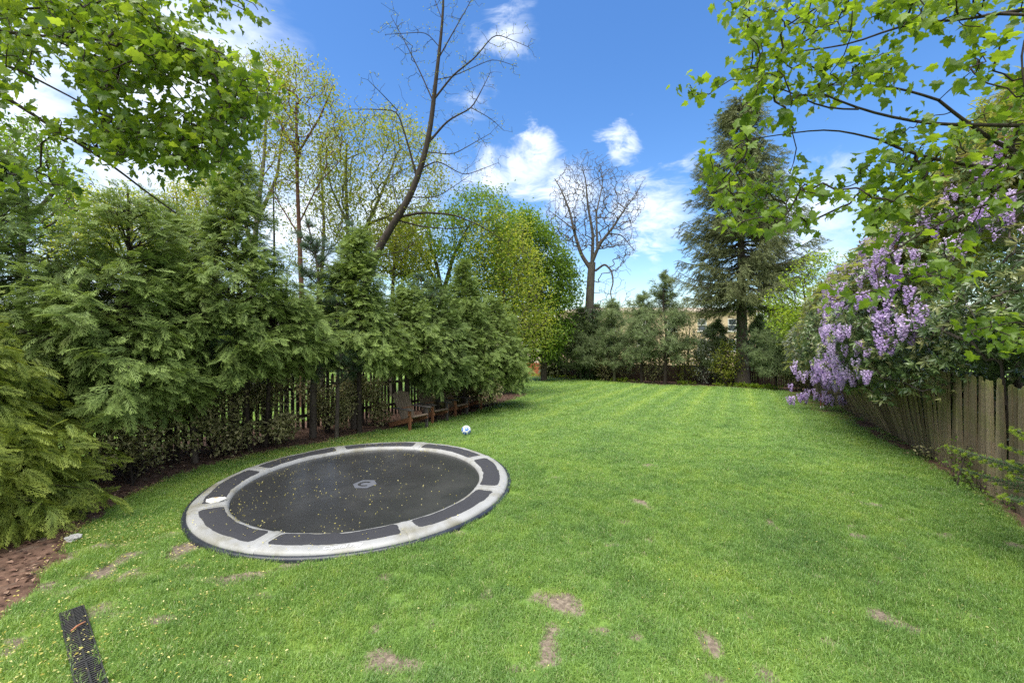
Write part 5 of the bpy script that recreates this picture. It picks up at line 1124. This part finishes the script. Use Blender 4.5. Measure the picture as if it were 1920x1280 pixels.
put(gl, TD, rg, frames(norm(np.stack([np.cos(a_), np.sin(a_), rg.normal(size=n)*.6-.3], 1))), T_, rg.uniform(.12, .24, n), rg.uniform(0, 1, n))
mk('trunk', gw, BARK, sp_); mki('crown', gf, M_SPRUCE, sp_); mk('ivy', gl, M_IVY, sp_, kind='stuff')

# ------------------------------------------------------------------ row of pines and shrubs at the back
GR = 'young pines planted along the back bed'
rowp = [(1062, 712, 600, 95, 'bushy olive green pine left of the bare tree trunk'), (1090, 714, 575, 70, 'thin pine crowding the ivy clad bare tree trunk'), (1118, 713, 570, 75, 'slim pine immediately right of the bare tree'), (1152, 717, 560, 85, 'airy pine with two light stems, second right of the bare tree'),
        (1203, 720, 545, 85, 'open pine with a dark straight trunk at the mulch edge'), (1247, 722, 505, 95, 'tallest pointed pine of the back row, in front of the beige house'), (1455, 733, 600, 80, 'small dark round pine right of the old spruce'), (1340, 722, 600, 60, 'wispy pine half hidden left of the spruce trunk'), (1425, 722, 590, 55, 'low pine just behind the spruce, on its right')]
for i, (px, py, top, wpx, lab) in enumerate(rowp):
    d = depth_at(py)+.3; x_ = (px-960)/800*d; zb = float(gz(x_, d)); H = CAMH-(top-620)/800*d-zb
    pine('white_pine', lab, GR, x_, d, H, wpx/2/800*d*1.5, .6 if i not in (4, 5) else 1.0, 22, 4, .30, 500+i, tm=TPF, mat=M_PINEB, bark=BARK_DARK if i in (4, 5, 6) else BARK_OLIVE, up=28, dens=42, tri=3)
x_, y_ = G(1037, 708); conifer('small_spruce', 'small dense dark spruce beside the rust coloured fence', 'tree', None, x_, y_+.4, 2.9, 1.15, .1, 150, 9, TFF, M_SPRUCE, 61, fs=.42, elev=(0, 50), pw=.8, back=1)
shr = [(1285, 722, 620, 60, M_YOUNG, 'yellow leaved shrub below the tallest back row pine'), (1322, 724, 615, 60, M_SILVER, 'tangled pale shrub in front of the house, left of the spruce'), (1362, 727, 640, 45, M_YOUNG, 'light green shrub touching the spruce trunk'),
       (1175, 717, 640, 40, M_UNDER, 'low olive shrub between two back row pines'), (1085, 711, 665, 40, M_IVY, 'dark low shrub at the foot of the bare tree'), (1225, 720, 655, 45, M_UNDER, 'scrub filling the gap under the tallest pine'), (1500, 736, 670, 50, M_UNDER, 'dull green shrub under the overhanging wisteria at the back corner'), (1136, 716, 660, 40, M_UNDER, 'bushy scrub behind the slim pine')]
for i, (px, py, top, wpx, m_, lab) in enumerate(shr):
    d = depth_at(py)+.8; x_ = (px-960)/800*d; zb = float(gz(x_, d)); H = CAMH-(top-620)/800*d-zb
    shrub('back_shrub', lab, 'shrubs along the back fence', x_, d, H, wpx/2/800*d*1.2, 150, 8, TD, .13, m_, 700+i, spread=.13, tip=.009, rr0=.03, hollow=.2, bark=BARK)
g = Geo(); n = 2600; rg = np.random.default_rng(81); tt_ = rg.uniform(0, 1, n); E = np.array(EDGE_B); seg_ = np.linspace(0, 1, len(E)); ex = np.interp(tt_, seg_, E[:, 0])+rg.normal(size=n)*.1; ey = np.interp(tt_, seg_, E[:, 1])+rg.uniform(.3, 1.7, n)
k = fbm(ex, ey, .8, 4, 3) > .47; ex, ey = ex[k], ey[k]; n = len(ex)
put(g, TD, rg, frames(norm(rdir(rg, n)+[0, 0, .6])), np.stack([ex, ey, gz(ex, ey)+rg.uniform(.03, .22, n)], 1), rg.uniform(.1, .2, n), rg.uniform(0, 1, n)); o = mk('ground_cover', g, M_LIME, kind='stuff'); o['label'] = 'low yellow green weeds on the mulch along the back fence'

for i, (px, d, top, wpx, m_, lab) in enumerate([(1140, 34, 560, 60, M_YOUNG2, 'loose light green tree behind the back fence, right of the bare tree'), (1290, 31, 575, 70, M_UNDER, 'half leafed tree in front of the beige house, left of the spruce'), (1440, 28, 540, 70, M_YOUNG2, 'light green tree between the spruce and the lime green tree'), (1185, 35, 555, 60, M_UNDER, 'olive tree filling in behind the back row pines')]):
    rg = np.random.default_rng(760+i); tree('garden_tree', lab, 'trees just behind the back fence', gpos(px, d), [base_seed(px, d, [(px, 650), (px+4, 610), (px, top+25)], .09, .03)], poly_px(rg, 260, [(px-wpx/2, 700), (px-wpx/2, 620), (px-wpx*.3, top+20), (px, top), (px+wpx*.3, top+15), (px+wpx/2, 620), (px+wpx/2, 700)], d-1.2, d+1.2), TD, m_, 8, .13, BARK, 770+i, spread=.25, extra=3)
# far wood beyond neighbouring gardens
g = Geo(); rg = np.random.default_rng(82)
def farband(x0, x1, y0, y1, top, n, s_):
    x = rg.uniform(x0, x1, n); y = rg.uniform(y0, y1, n); tpz = top*(.65+.6*fbm(x, y*0, .09, 7, 4)); z0 = gz(x, y); z = z0+rg.uniform(0, 1, n)**.8*(tpz-z0)
    put(g, TD, rg, frames(norm(rdir(rg, n)+[0, -.4, .1])), np.stack([x, y, z], 1), s_*rg.uniform(.6, 1.3, n), rg.uniform(0, 1, n))
farband(-95, -3, 44, 52, 5.2, 26000, .75); farband(38, 110, 60, 75, 6.5, 14000, .95); farband(-6, 40, 76, 84, 4.0, 9000, .9); farband(-60, -14, 12, 40, 2.2, 16000, .45)
o = mk('distant_wood', g, M_FAR, kind='stuff'); o['label'] = 'distant mass of trees and shrubs beyond the gardens'

# ------------------------------------------------------------------ overgrown bank above the fence on the right
PROF = np.array([[.75, 1.08], [1.3, 1.55], [1.3, 2.5], [.75, 3.6], [-.2, 4.7], [-1.4, 5.5], [-2.8, 5.9], [-4.2, 5.9]]); PL = np.r_[0, np.cumsum(np.linalg.norm(np.diff(PROF, axis=0), axis=1))]; PL /= PL[-1]
FN3 = np.array([-.884, .468, 0.])
def shell(t_, s_, dep=0.0):
    o_ = np.interp(s_, PL, PROF[:, 0]); z = np.interp(s_, PL, PROF[:, 1])
    o2 = np.interp(np.clip(s_+.02, 0, 1), PL, PROF[:, 0]); z2 = np.interp(np.clip(s_+.02, 0, 1), PL, PROF[:, 1]); o1 = np.interp(np.clip(s_-.02, 0, 1), PL, PROF[:, 0]); z1 = np.interp(np.clip(s_-.02, 0, 1), PL, PROF[:, 1])
    tx, tz_ = o2-o1, z2-z1; nn2 = np.hypot(tx, tz_)+1e-6; no, nz = tz_/nn2, -tx/nn2      # outward normal in the section
    z = z*(1+.30*np.clip((s_-.35)*3, 0, 1)*np.clip((8-t_)/6, 0, 1)); near = np.clip((1.9-t_)/1.6, 0, 1); o_ = o_-near*(1.35-.3*s_); z = z+near*np.clip(.6-s_*2, 0, .8)
    bump = (fbm(t_*1.0, s_*6, 1.1, 15, 3)-.5)*1.1; end = np.clip((t_-11.5)/3.5, 0, 1); o_ = o_-end*1.0; z = z*(1-.12*end)
    o_ = o_+(bump-dep)*no; z = z+(bump-dep)*nz
    x = 6.8+.53*t_+FN3[0]*o_; y = 5.9+t_+FN3[1]*o_; zg = gz(x, y)*.7
    N3 = norm(FN3[None]*no[:, None]+np.array([0, 0, 1.])*nz[:, None]); return np.stack([x, y, z+zg], 1), N3
def pxof(Q): return 960+800*Q[:, 0]/Q[:, 1], 620-800*(Q[:, 2]-CAMH)/Q[:, 1]
def layer(geo, tm, rg, n, tr_, sr_, dep, size, v=None, hang=.3, keep=None, outw=.35):
    t_ = rg.uniform(*tr_, n); s_ = rg.uniform(*sr_, n); dd = rg.uniform(dep[0], dep[1], n); Q, N3 = shell(t_, s_, dd)
    k = np.ones(n, bool) if keep is None else keep(t_, s_, Q) > rg.uniform(0, 1, n)
    Q, N3 = Q[k], N3[k]; M = len(Q); X = norm(N3*outw+rdir(rg, M)*.7+np.array([0, 0, -hang])); put(geo, tm, rg, frames(X, norm(np.array([0, 0, 1.])+rdir(rg, M)*.5)), Q, size*rg.uniform(.7, 1.25, M), rg.uniform(0, 1, M)**(1.0)); return Q
rg = np.random.default_rng(83)
GRH = 'broad leaved evergreens spilling over the leaning fence'
def rhodo(lab, t0, t1, s1, n, size, mat, seed, tmx=TW, dens=None, nm='rhododendron'):
    rg = np.random.default_rng(seed); tm_ = (t0+t1)/2; bx = 6.8+.53*tm_+.9; by = 5.9+tm_-.5; root = thing(nm, lab, 'shrub', (bx, by, float(gz(bx, by))), GRH); gf = Inst(); gw = Geo()
    edge = lambda t_, s_, Q: np.clip((s1+.10*np.sin(t_*2.3)+.08-s_)*7, 0, 1)*np.clip((t_-t0+.2)*4, 0, 1)*np.clip((t1+.2-t_)*4, 0, 1)
    Q1 = layer(gf, tmx, rg, n, (t0-.3, t1+.3), (0, s1+.1), (-.12, .22), size, keep=edge, outw=.9); layer(gf, tmx, rg, int(n*.9), (t0-.3, t1+.3), (0, s1+.1), (.25, .8), size*1.1, keep=edge, outw=.9)
    nf = 420; tf = rg.uniform(t0-.3, t1+.3, nf); of = -rg.uniform(.35, 2.6, nf); Qf_ = np.stack([6.8+.53*tf+FN3[0]*of, 5.9+tf+FN3[1]*of, gz(6.8+.53*tf, 5.9+tf)+rg.uniform(.1, 2.4, nf)], 1); put(gf, tmx, rg, frames(norm(rdir(rg, nf)+FN3)), Qf_, np.full(nf, size*(1.9 if tmx is not TD else 2.5)), rg.uniform(0, .4, nf))
    Q3 = Q1[rg.choice(len(Q1), min(len(Q1), 260), replace=False)]; st_ = [[bx+rg.normal()*.4, by+rg.normal()*.6, float(gz(bx, by))] for _ in range(5)]
    sd_ = [([p_, [p_[0]+rg.normal()*.4-.3, p_[1]+rg.normal()*.5, p_[2]+1.9]], .045, .02, 0) for p_ in st_]
    A, par, r2, ns2 = grow(sd_, Q3, rg, .3, .006); wood(gw, A, par, r2, ns2, rg, .1); mk('stem', gw, BARK, root); mki('foliage', gf, mat, root)
rhodo('big glossy rhododendron above the nearest upright fence pickets', -1.8, 2.6, .64, 2600, .155, M_RHODO, 831)
rhodo('broad glossy rhododendron drooping over the middle of the fence', 2.6, 5.6, .46, 1500, .145, M_RHODO, 832)
rhodo('glossy rhododendron mixed with lilac flowers over the most tilted pickets', 5.6, 8.6, .40, 1500, .14, M_RHODO, 833)
rhodo('silvery small leaved evergreen shrub at the far end of the fence', 9.2, 13.4, .58, 9000, .10, M_SILVER, 834, tmx=TD, nm='silver_shrub')
# wisteria
wroot = thing('wisteria', 'huge wisteria in lilac bloom climbing over the shrubs behind the leaning fence', 'climber', (10.5, 10.5, float(gz(10.5, 10.5)))); gf = Inst(); gw = Geo()
kw = lambda t_, s_, Q: np.clip((s_-.34-.08*np.sin(t_*1.7))*8, .05, 1)
Qa = layer(gf, TPI, rg, 10500, (-4.5, 14.8), (.28, 1), (-.15, .35), .30, keep=kw, hang=.5); layer(gf, TPI, rg, 9500, (-4.5, 14.8), (.25, 1), (.4, 1.1), .36, keep=kw, hang=.4)
layer(gf, TPI, rg, 11000, (-3, 6.5), (.25, 1), (-.2, .9), .26, hang=.5, keep=kw); layer(gf, TPI, rg, 1500, (8, 14.8), (.0, .5), (-.2, .2), .24, keep=lambda t_, s_, Q: .35+0*t_, hang=.5)
Qs = Qa[rg.choice(len(Qa), 900, replace=False)]
sd_ = []
for t0 in (-1, 1.5, 4, 6.5, 9, 11.5):
    bx, by = 6.8+.53*t0+1.0, 5.9+t0-.5; sd_.append(([[bx, by, float(gz(bx, by))], [bx-.1, by+.3, 1.6], [bx+.3, by+.6, 3.4], [bx+1.0, by+.6, 4.8]], .075, .03, 0))
A, par, r2, ns2 = grow(sd_, Qs, rg, .1, .007); wood(gw, A, par, r2, ns2, rg, .16)
# loose twigs on the bank surface
n = 1500; t_ = rg.uniform(-2, 14, n); s_ = rg.uniform(.2, 1, n); Q, N3 = shell(t_, s_, rg.uniform(-.1, .3, n)); dq = norm(rdir(rg, n)*np.array([1, 1, .6])); segs(gw, Q, Q+dq*rg.uniform(.2, .7, (n, 1)), .006, .003, 3)
low = [PP([(1660, 748), (1610, 742), (1560, 738), (1520, 735), (1480, 738)], 13.6, 1.2), PP([(1640, 740), (1590, 715), (1540, 700), (1510, 690)], 13.6, 1.0), PP([(1650, 755), (1600, 765), (1570, 752)], 13.0, .4), PP([(1660, 730), (1620, 748), (1600, 765)], 12.8), PP([(1690, 752), (1620, 752), (1565, 748)], 12.6, .4), PP([(1655, 735), (1625, 770), (1590, 778)], 12.2)]
for q_ in low: X = resample(q_, .2); X += rg.normal(size=X.shape)*.03; tube(gw, X, np.linspace(.022, .006, len(X)), 5)
mk('vine', gw, BARK, wroot); mki('foliage', gf, M_WIST, wroot)
# flower clusters
FP = [([(1500, 745), (1520, 690), (1540, 640), (1535, 560), (1590, 545), (1620, 600), (1650, 660), (1640, 700), (1590, 715), (1550, 745)], .55), ([(1625, 650), (1630, 600), (1680, 560), (1720, 545), (1750, 560), (1745, 620), (1700, 640)], 1.0), ([(1525, 520), (1580, 455), (1660, 430), (1740, 390), (1830, 290), (1930, 190), (1930, 420), (1840, 460), (1760, 500), (1680, 540), (1600, 570), (1560, 560)], .8), ([(1560, 560), (1640, 500), (1720, 480), (1720, 560), (1600, 620)], .8), ([(1440, 590), (1480, 500), (1530, 500), (1500, 560)], .35)]
n = 16000; t_ = rg.uniform(-2.5, 14.8, n); s_ = rg.uniform(0.02, .92, n); Q, N3 = shell(t_, s_, rg.uniform(-.22, -.02, n)); px, py = pxof(Q); pr = np.zeros(n)
for poly, wgt in FP: pr = np.maximum(pr, inpoly(px, py, poly)*wgt)
cl = fbm(t_*1.3, s_*9, 1.6, 44, 3); pr = pr*np.clip((cl-.38)*6, 0.03, 1)*.34*1.0
k = rg.uniform(0, 1, n) < pr; Qf = Q[k]
# singles that stand out
solo = [P(1740, 590, 9.2), P(1745, 640, 8.6), P(1690, 690, 9.6), P(1620, 715, 11.2), P(1765, 610, 8.8), P(1800, 560, 8.4)]
hang_ = []
for q_ in low[:2]:
    X = resample(q_, .14); X = X[int(len(X)*.25):]
    for j in range(2): hang_.append(X+rg.normal(size=X.shape)*np.array([.12, .12, .05])-[0, 0, .04])
Qf = np.concatenate([Qf, np.array(solo), np.concatenate(hang_), np.concatenate([P(1505+rg.uniform(-25, 60), 690+rg.uniform(-20, 50), 13.8)[None] for _ in range(22)])])
px, py = pxof(Qf); near = np.argsort(Qf[:, 1]+5*(px > 1900)); M = len(Qf); print('racemes', M)
TR_ = [T_raceme(95, s_) for s_ in range(3)]; Sf = rg.uniform(.20, .36, M); Xf = norm(np.array([0, 0, -1.])+rdir(rg, M)*.22); Rf = frames(Xf, up=np.tile([1., 0, .1], (M, 1)))
rm_ = []
for k in range(3):
    for vv in (.2, .5, .8): g = Geo(); g.scatter(TR_[k], np.eye(3)[None], np.zeros((1, 3)), np.ones(1), np.array([vv])); rm_.append(g.mesh('flower_cluster', M_FLOWER))
wl = np.array(wloc(wroot))
for j in near[:300]:
    o = bpy.data.objects.new('flower_cluster', rm_[rg.integers(0, 9)]); C.objects.link(o); o.parent = wroot; m_ = Matrix.Identity(4)
    for a_ in range(3):
        for b_ in range(3): m_[a_][b_] = Rf[j][a_, b_]*Sf[j]
        m_[a_][3] = Qf[j][a_]-wl[a_]
    o.matrix_local = m_
g = Geo(); rest = near[300:]; put(g, TR_, rg, Rf[rest], Qf[rest], Sf[rest], rg.uniform(0, 1, len(rest)))
# smaller faded blossom among the leaves
n = 9000; t_ = rg.uniform(-2.5, 14.8, n); s_ = rg.uniform(.3, .95, n); Q, N3 = shell(t_, s_, rg.uniform(-.2, .1, n)); px, py = pxof(Q); pr = np.zeros(n)
for poly, wgt in FP: pr = np.maximum(pr, inpoly(px, py, poly)*wgt)
k = rg.uniform(0, 1, n) < pr*.36*np.clip((fbm(t_*1.3, s_*9, 1.6, 44, 3)-.33)*5, 0, 1); Q = Q[k]; M = len(Q); put(g, [T_raceme(40, 7)], rg, frames(norm(np.array([0, 0, -1.])+rdir(rg, M)*.4), up=np.tile([1., 0, .1], (M, 1))), Q, rg.uniform(.14, .26, M), rg.uniform(.3, 1, M))
mk('blossom', g, M_FLOWER, wroot, kind='stuff')
# lime tree at the back corner
rg = np.random.default_rng(85); dl = 20.5; lb = gpos(1520, dl)
tree('lime_green_tree', 'small lime green tree between the old spruce and the wisteria', None, lb, [base_seed(1520, dl, [(1520, 640), (1512, 580), (1505, 530)], .09, .03), (PP([(1516, 620), (1490, 570), (1465, 545)], dl), .05, .02, 0)],
     np.concatenate([poly_px(rg, 260, [(1440, 560), (1470, 515), (1510, 480), (1560, 470), (1570, 560), (1545, 620), (1510, 640), (1450, 610)], dl-1, dl+1), poly_px(rg, 120, [(1440, 600), (1530, 560), (1540, 640), (1480, 650)], dl-1.4, dl)]), TD, M_LIME, 11, .13, BARK_DARK, 86, spread=.16, droop=.4)

# ------------------------------------------------------------------ maple boughs over the camera
LEAFM = {}
def bough(label, base, tseed, paths, polys, mat, seed, size, npick, spread, k, tipw=.004):
    rg = np.random.default_rng(seed); root = thing('maple_tree', label, 'tree', base, 'maples whose boughs hang into the picture'); sds = [tseed]+paths; T_ = []
    for poly, n, da, db_, thr in polys: T_.append(poly_px(rg, n, poly, da, db_, (lambda x, y, thr=thr, sd=seed: (fbm(x, y, .012, sd, 4) > thr)*1.0) if thr else None))
    T_ = np.concatenate(T_); A, par, r_, ns2 = grow(sds, T_, rg, .12, tipw, 2.5); gw = Geo(); m1, m2, ii = wood(gw, A, par, r_, ns2, rg, .07, sides=6, tsides=4)
    d_ = norm(A[ns2:]-A[par[ns2:]]); v = rg.uniform(.1, .9, len(d_))
    Rm, T2, S, vv = leaves(None, None, rg, A[ns2:], d_, k, size, spread, .45, v=v, size_var=.5, rollr=.9)
    R3, T3, S3, v3 = leaves(None, None, rg, m2[-len(d_):], d_, 1, size*.85, spread*.6, .45, v=v, size_var=.45, rollr=.9)
    Rm = np.concatenate([Rm, R3]); T2 = np.concatenate([T2, T3]); S = np.concatenate([S, S3]); vv = np.concatenate([vv, v3])
    px, py = pxof(T2); inside = (px > -10) & (px < 1930) & (py > -10) & (T2[:, 1] > .5); order = np.argsort(np.where(inside, -S/np.maximum(T2[:, 1], .1), 1)); pick_ = order[:npick]; rest_ = order[npick:]
    mk('trunk', gw, BARK_DARK, root); g = Geo(); put(g, TM, rg, Rm[rest_], T2[rest_], S[rest_], vv[rest_]); mk('crown', g, mat, root, kind='stuff')
    ms = []
    for q_ in range(8): g = Geo(); g.scatter(TM[q_ % 5], np.eye(3)[None], np.zeros((1, 3)), np.ones(1), np.array([(q_*3 % 8)/7])); ms.append(g.mesh('leaf', mat))
    wl = np.array(wloc(root))
    for j in pick_:
        o = bpy.data.objects.new('leaf', ms[int(vv[j]*7.99)]); C.objects.link(o); o.parent = root; m_ = Matrix.Identity(4)
        for a_ in range(3):
            for b_ in range(3): m_[a_][b_] = Rm[j][a_, b_]*S[j]
            m_[a_][3] = T2[j][a_]-wl[a_]
        o.matrix_local = m_
    print(label[:30], len(T2), 'leaves')
d1 = 3.6
tx, ty = 7.2, 3.4
pr_ = lambda path, d, dv, ra, rb: (PP(path, d, dv), ra, rb, 0)
bough('maple bough with fresh leaves sweeping in from the right above the wisteria', (tx, ty, 0), ([[tx, ty, -.1], [tx-.05, ty, 2.2], [tx-.3, ty, 3.3], [tx-.7, ty+.05, 4.2], [tx-1.0, ty+.1, 5.2]], .2, .10, 0),
 [(PP([(2420, 330), (2150, 330), (1920, 318), (1820, 312), (1760, 300), (1700, 288), (1650, 262)], 3.7, .0), .034, .010, 0), (PP([(2380, 250), (2150, 300), (1930, 298), (1900, 288), (1860, 262), (1800, 222), (1760, 188)], 3.8, .1), .036, .012, 0), (PP([(2100, 240), (1920, 236), (1830, 234), (1750, 234), (1680, 222), (1610, 205), (1540, 175)], 3.6, .0), .022, .007, 0),
  (PP([(1760, 188), (1700, 168), (1640, 158), (1560, 160)], 3.85, .2), .012, .005, 0), (PP([(1610, 205), (1540, 205), (1470, 165), (1400, 150)], 3.6, .1), .008, .004, 0), (PP([(2100, -10), (1900, 22), (1800, 38), (1690, 45), (1600, 85), (1510, 95)], 3.4, .1), .018, .005, 0), (PP([(2150, 330), (1960, 345), (1870, 375), (1790, 405), (1700, 450), (1640, 500)], 3.3, .2), .014, .005, 0), (PP([(1960, 30), (1915, 60), (1912, 110), (1922, 170)], 3.2, 0), .008, .005, 0),
  (PP([(2300, 560), (2050, 580), (1930, 600), (1860, 610), (1820, 620)], 3.4, .3), .012, .004, 0), (PP([(1660, 265), (1560, 240), (1480, 250), (1400, 262)], 3.7, .2), .009, .004, 0)],
 [([(1345, 20), (1385, -30), (1560, -40), (1700, -40), (1980, -40), (1980, 60), (1840, 60), (1700, 50), (1600, 70), (1520, 60), (1400, 40)], 120, 3.1, 3.9, .38), ([(1380, 60), (1420, 50), (1480, 60), (1520, 120), (1680, 90), (1700, 150), (1600, 190), (1500, 190), (1420, 170), (1370, 110)], 70, 3.3, 4.1, .40), ([(1292, 150), (1350, 150), (1340, 178), (1292, 180)], 5, 3.7, 3.9, 0), ([(1290, 285), (1400, 260), (1400, 320), (1330, 360), (1300, 320)], 12, 3.7, 4.1, 0),
  ([(1400, 150), (1500, 180), (1640, 220), (1760, 220), (1760, 330), (1640, 420), (1520, 430), (1400, 440), (1345, 380), (1400, 300), (1380, 220)], 110, 3.3, 4.3, .44), ([(1560, 400), (1700, 330), (1760, 330), (1760, 430), (1700, 510), (1620, 550), (1580, 470)], 13, 3.2, 3.9, .44), ([(1520, 560), (1580, 520), (1700, 500), (1680, 560), (1560, 580)], 6, 3.3, 3.7, .4), ([(1740, 420), (1860, 380), (1960, 400), (1900, 440), (1780, 500)], 8, 3.1, 3.7, .4), ([(1720, 520), (1860, 450), (1900, 450), (1780, 540)], 7, 3.1, 3.6, .35),
  ([(1790, 110), (1960, 60), (1960, 200), (1860, 180)], 22, 3.1, 3.8, .42), ([(1760, 240), (1960, 230), (1960, 340), (1800, 360)], 18, 3.2, 4.0, .44), ([(1830, 600), (1860, 595), (1960, 600), (1960, 655), (1840, 655)], 17, 3.5, 3.9, 0), ([(1830, 200), (1960, 180), (1960, 260), (1840, 250)], 10, 3.4, 4.0, 0)],
 M_MAPLE_R, 91, .066, 300, .075, 6)
tx, ty = -7.6, 3.6
bough('maple bough hanging thick with leaves across the upper left sky', (tx, ty, 0), ([[tx, ty, -.1], [tx+.05, ty, 2.2], [tx+.2, ty, 3.6], [tx+.5, ty, 4.6], [tx+.9, ty, 5.6]], .22, .10, 0),
 [(PP([(-560, 60), (-250, 90), (-60, 140), (40, 200), (130, 260), (200, 300), (260, 350), (330, 400)], 4.0, .6), .032, .007, 0), (PP([(-60, 140), (0, 110), (70, 150), (150, 190), (230, 240)], 4.1, .3), .014, .005, 0), (PP([(-500, -60), (-200, -20), (-20, 20), (80, 15), (160, 12)], 3.7, .1), .022, .007, 0), (PP([(-250, 20), (0, 60), (90, 70), (200, 72), (300, 120), (380, 160), (450, 190)], 4.0, .5), .02, .006, 0),
  (PP([(160, 12), (230, 20), (300, 60), (380, 110)], 3.8, .5), .008, .005, 0), (PP([(90, 70), (180, 110), (290, 122), (380, 230), (430, 270)], 4.1, .5), .01, .004, 0), (PP([(160, 12), (260, -20), (380, -20), (460, 20)], 3.8, .3), .007, .004, 0)],
 [([(-60, -50), (290, -50), (310, 40), (400, 85), (430, 120), (400, 200), (250, 180), (100, 130), (-60, 110)], 430, 3.5, 4.9, .38), ([(240, 60), (400, 85), (450, 130), (515, 140), (500, 200), (450, 260), (420, 300), (380, 320), (330, 240), (270, 180)], 290, 3.9, 5.0, .36), ([(60, 130), (260, 170), (340, 250), (400, 330), (350, 330), (290, 290), (250, 300), (180, 290), (140, 210), (60, 180)], 200, 3.8, 4.9, .42), ([(-60, 90), (60, 130), (30, 215), (-60, 220)], 40, 3.6, 4.6, .42), ([(60, 215), (110, 215), (120, 250), (80, 260)], 8, 3.9, 4.2, 0),
  ([(320, -20), (400, -30), (400, 15), (370, 30)], 14, 3.8, 4.2, 0), ([(400, -30), (470, -20), (490, 25), (465, 20)], 10, 3.8, 4.2, 0), ([(350, 20), (385, 15), (385, 32), (355, 32)], 3, 4, 4.1, 0), ([(0, 300), (110, 310), (150, 350), (90, 380), (0, 350)], 16, 4.0, 4.8, .42)],
 M_MAPLE_L, 92, .068, 300, .095, 5)

# ------------------------------------------------------------------ young blue green spruce at the right edge
rg = np.random.default_rng(95); sx_, sy_ = 5.8, 4.3; s0_ = thing('young_spruce', 'young spruce at the right edge with lime green new tips before the fence', 'tree', (sx_, sy_, 0)); gw = Geo(); gf = Geo(); gt = Geo()
tube(gw, [[sx_, sy_, -.05], [sx_, sy_, .8], [sx_, sy_, 1.65]], [.03, .02, .006], 7); TN = [T_tuft(30, 1, .07, 62, s_, 0) for s_ in range(3)]
for k in range(20):
    f_ = k/20; z = .62+f_*.75; a_ = rg.uniform(0, 6.28) if k % 3 == 0 else math.pi+rg.normal()*.55; L_ = (.95*(1-f_)**.5+.15)*rg.uniform(.8, 1.1); h_ = np.array([math.cos(a_), math.sin(a_), .12+.2*f_])
    m_ = int(L_/.035); u = np.linspace(.12, 1, m_); c = np.array([sx_, sy_, z]); pts = c+h_*L_*u[:, None]+np.array([0, 0, .06])*u[:, None]**2; segs(gw, pts[:-1], pts[1:], .006, .005, 4); chains = [(pts, norm(h_[None])[0])]
    for j in range(2, m_-2, 3):
        for s_ in (-1, 1):
            d_ = norm((h_*.8+s_*np.cross(h_, [0, 0, 1.])*.75)[None])[0]; l2 = L_*.42*(1.1-u[j]); n2_ = max(2, int(l2/.035)); q_ = pts[j]+d_*np.linspace(.03, l2, n2_)[:, None]; segs(gw, q_[:-1], q_[1:], .004, .003, 4); chains.append((q_, d_))
    for q_, d_ in chains:
        M = len(q_); put(gf, TN, rg, frames(np.tile(d_, (M, 1)), roll=rg.uniform(0, 6.28, M)), q_, np.full(M, .032), rg.uniform(0, 1, M)); put(gt, TN, rg, frames(d_[None], roll=rg.uniform(0, 6, 1)), q_[-1:], np.full(1, .042), np.ones(1)); put(gt, TN, rg, frames(d_[None], roll=rg.uniform(0, 6, 1)), q_[-1:]+d_*.018, np.full(1, .034), np.ones(1))
mk('trunk', gw, BARK, s0_); mk('crown', gf, leafmat('needles_blue_green', [(.06, .12, .05, 1), (.10, .18, .07, 1), (.15, .24, .09, 1)], trans=.3, rough=.4), s0_, kind='stuff'); mk('new_growth', gt, M_LIME, s0_, kind='stuff')
# weeds at the fence foot
GWD = 'weeds and ivy at the foot of the leaning fence'
for i, (px, py, H, Rr, lab) in enumerate([(1795, 905, .75, .22, 'small ivy climbing the fence beside the curved stick'), (1840, 925, .35, .3, 'low ivy patch at the base of the nearest pickets'), (1745, 862, .25, .3, 'low weeds at the base of the fence near its middle'), (1900, 955, .2, .3, 'small weed clump at the right edge below the spruce tips')]):
    x_, y_ = G(px, py); shrub('ivy_plant', lab, GWD, x_, y_, H, Rr, 36, 3, TD, .055, M_BRIGHT if i != 2 else M_UNDER, 900+i, zlo=.02, spread=.04, tip=.003, rr0=.005, cat='plant')
x_, y_ = G(1790, 910); g = Geo(); X = resample([[x_-.02, y_-.05, 0], [x_+.1, y_, .25], [x_+.2, y_, .62]], .08); tube(g, X, np.linspace(.012, .006, len(X)), 6); tag(mk('curved_stick', g, BARK_DARK), 'dark curved stick leaning on the nearest pickets', 'stick')
print('instances', INSTN); print('objects', len(bpy.data.objects), 'tris', sum(len(o.data.loops)-2*len(o.data.polygons) for o in C.objects if o.type == 'MESH'))
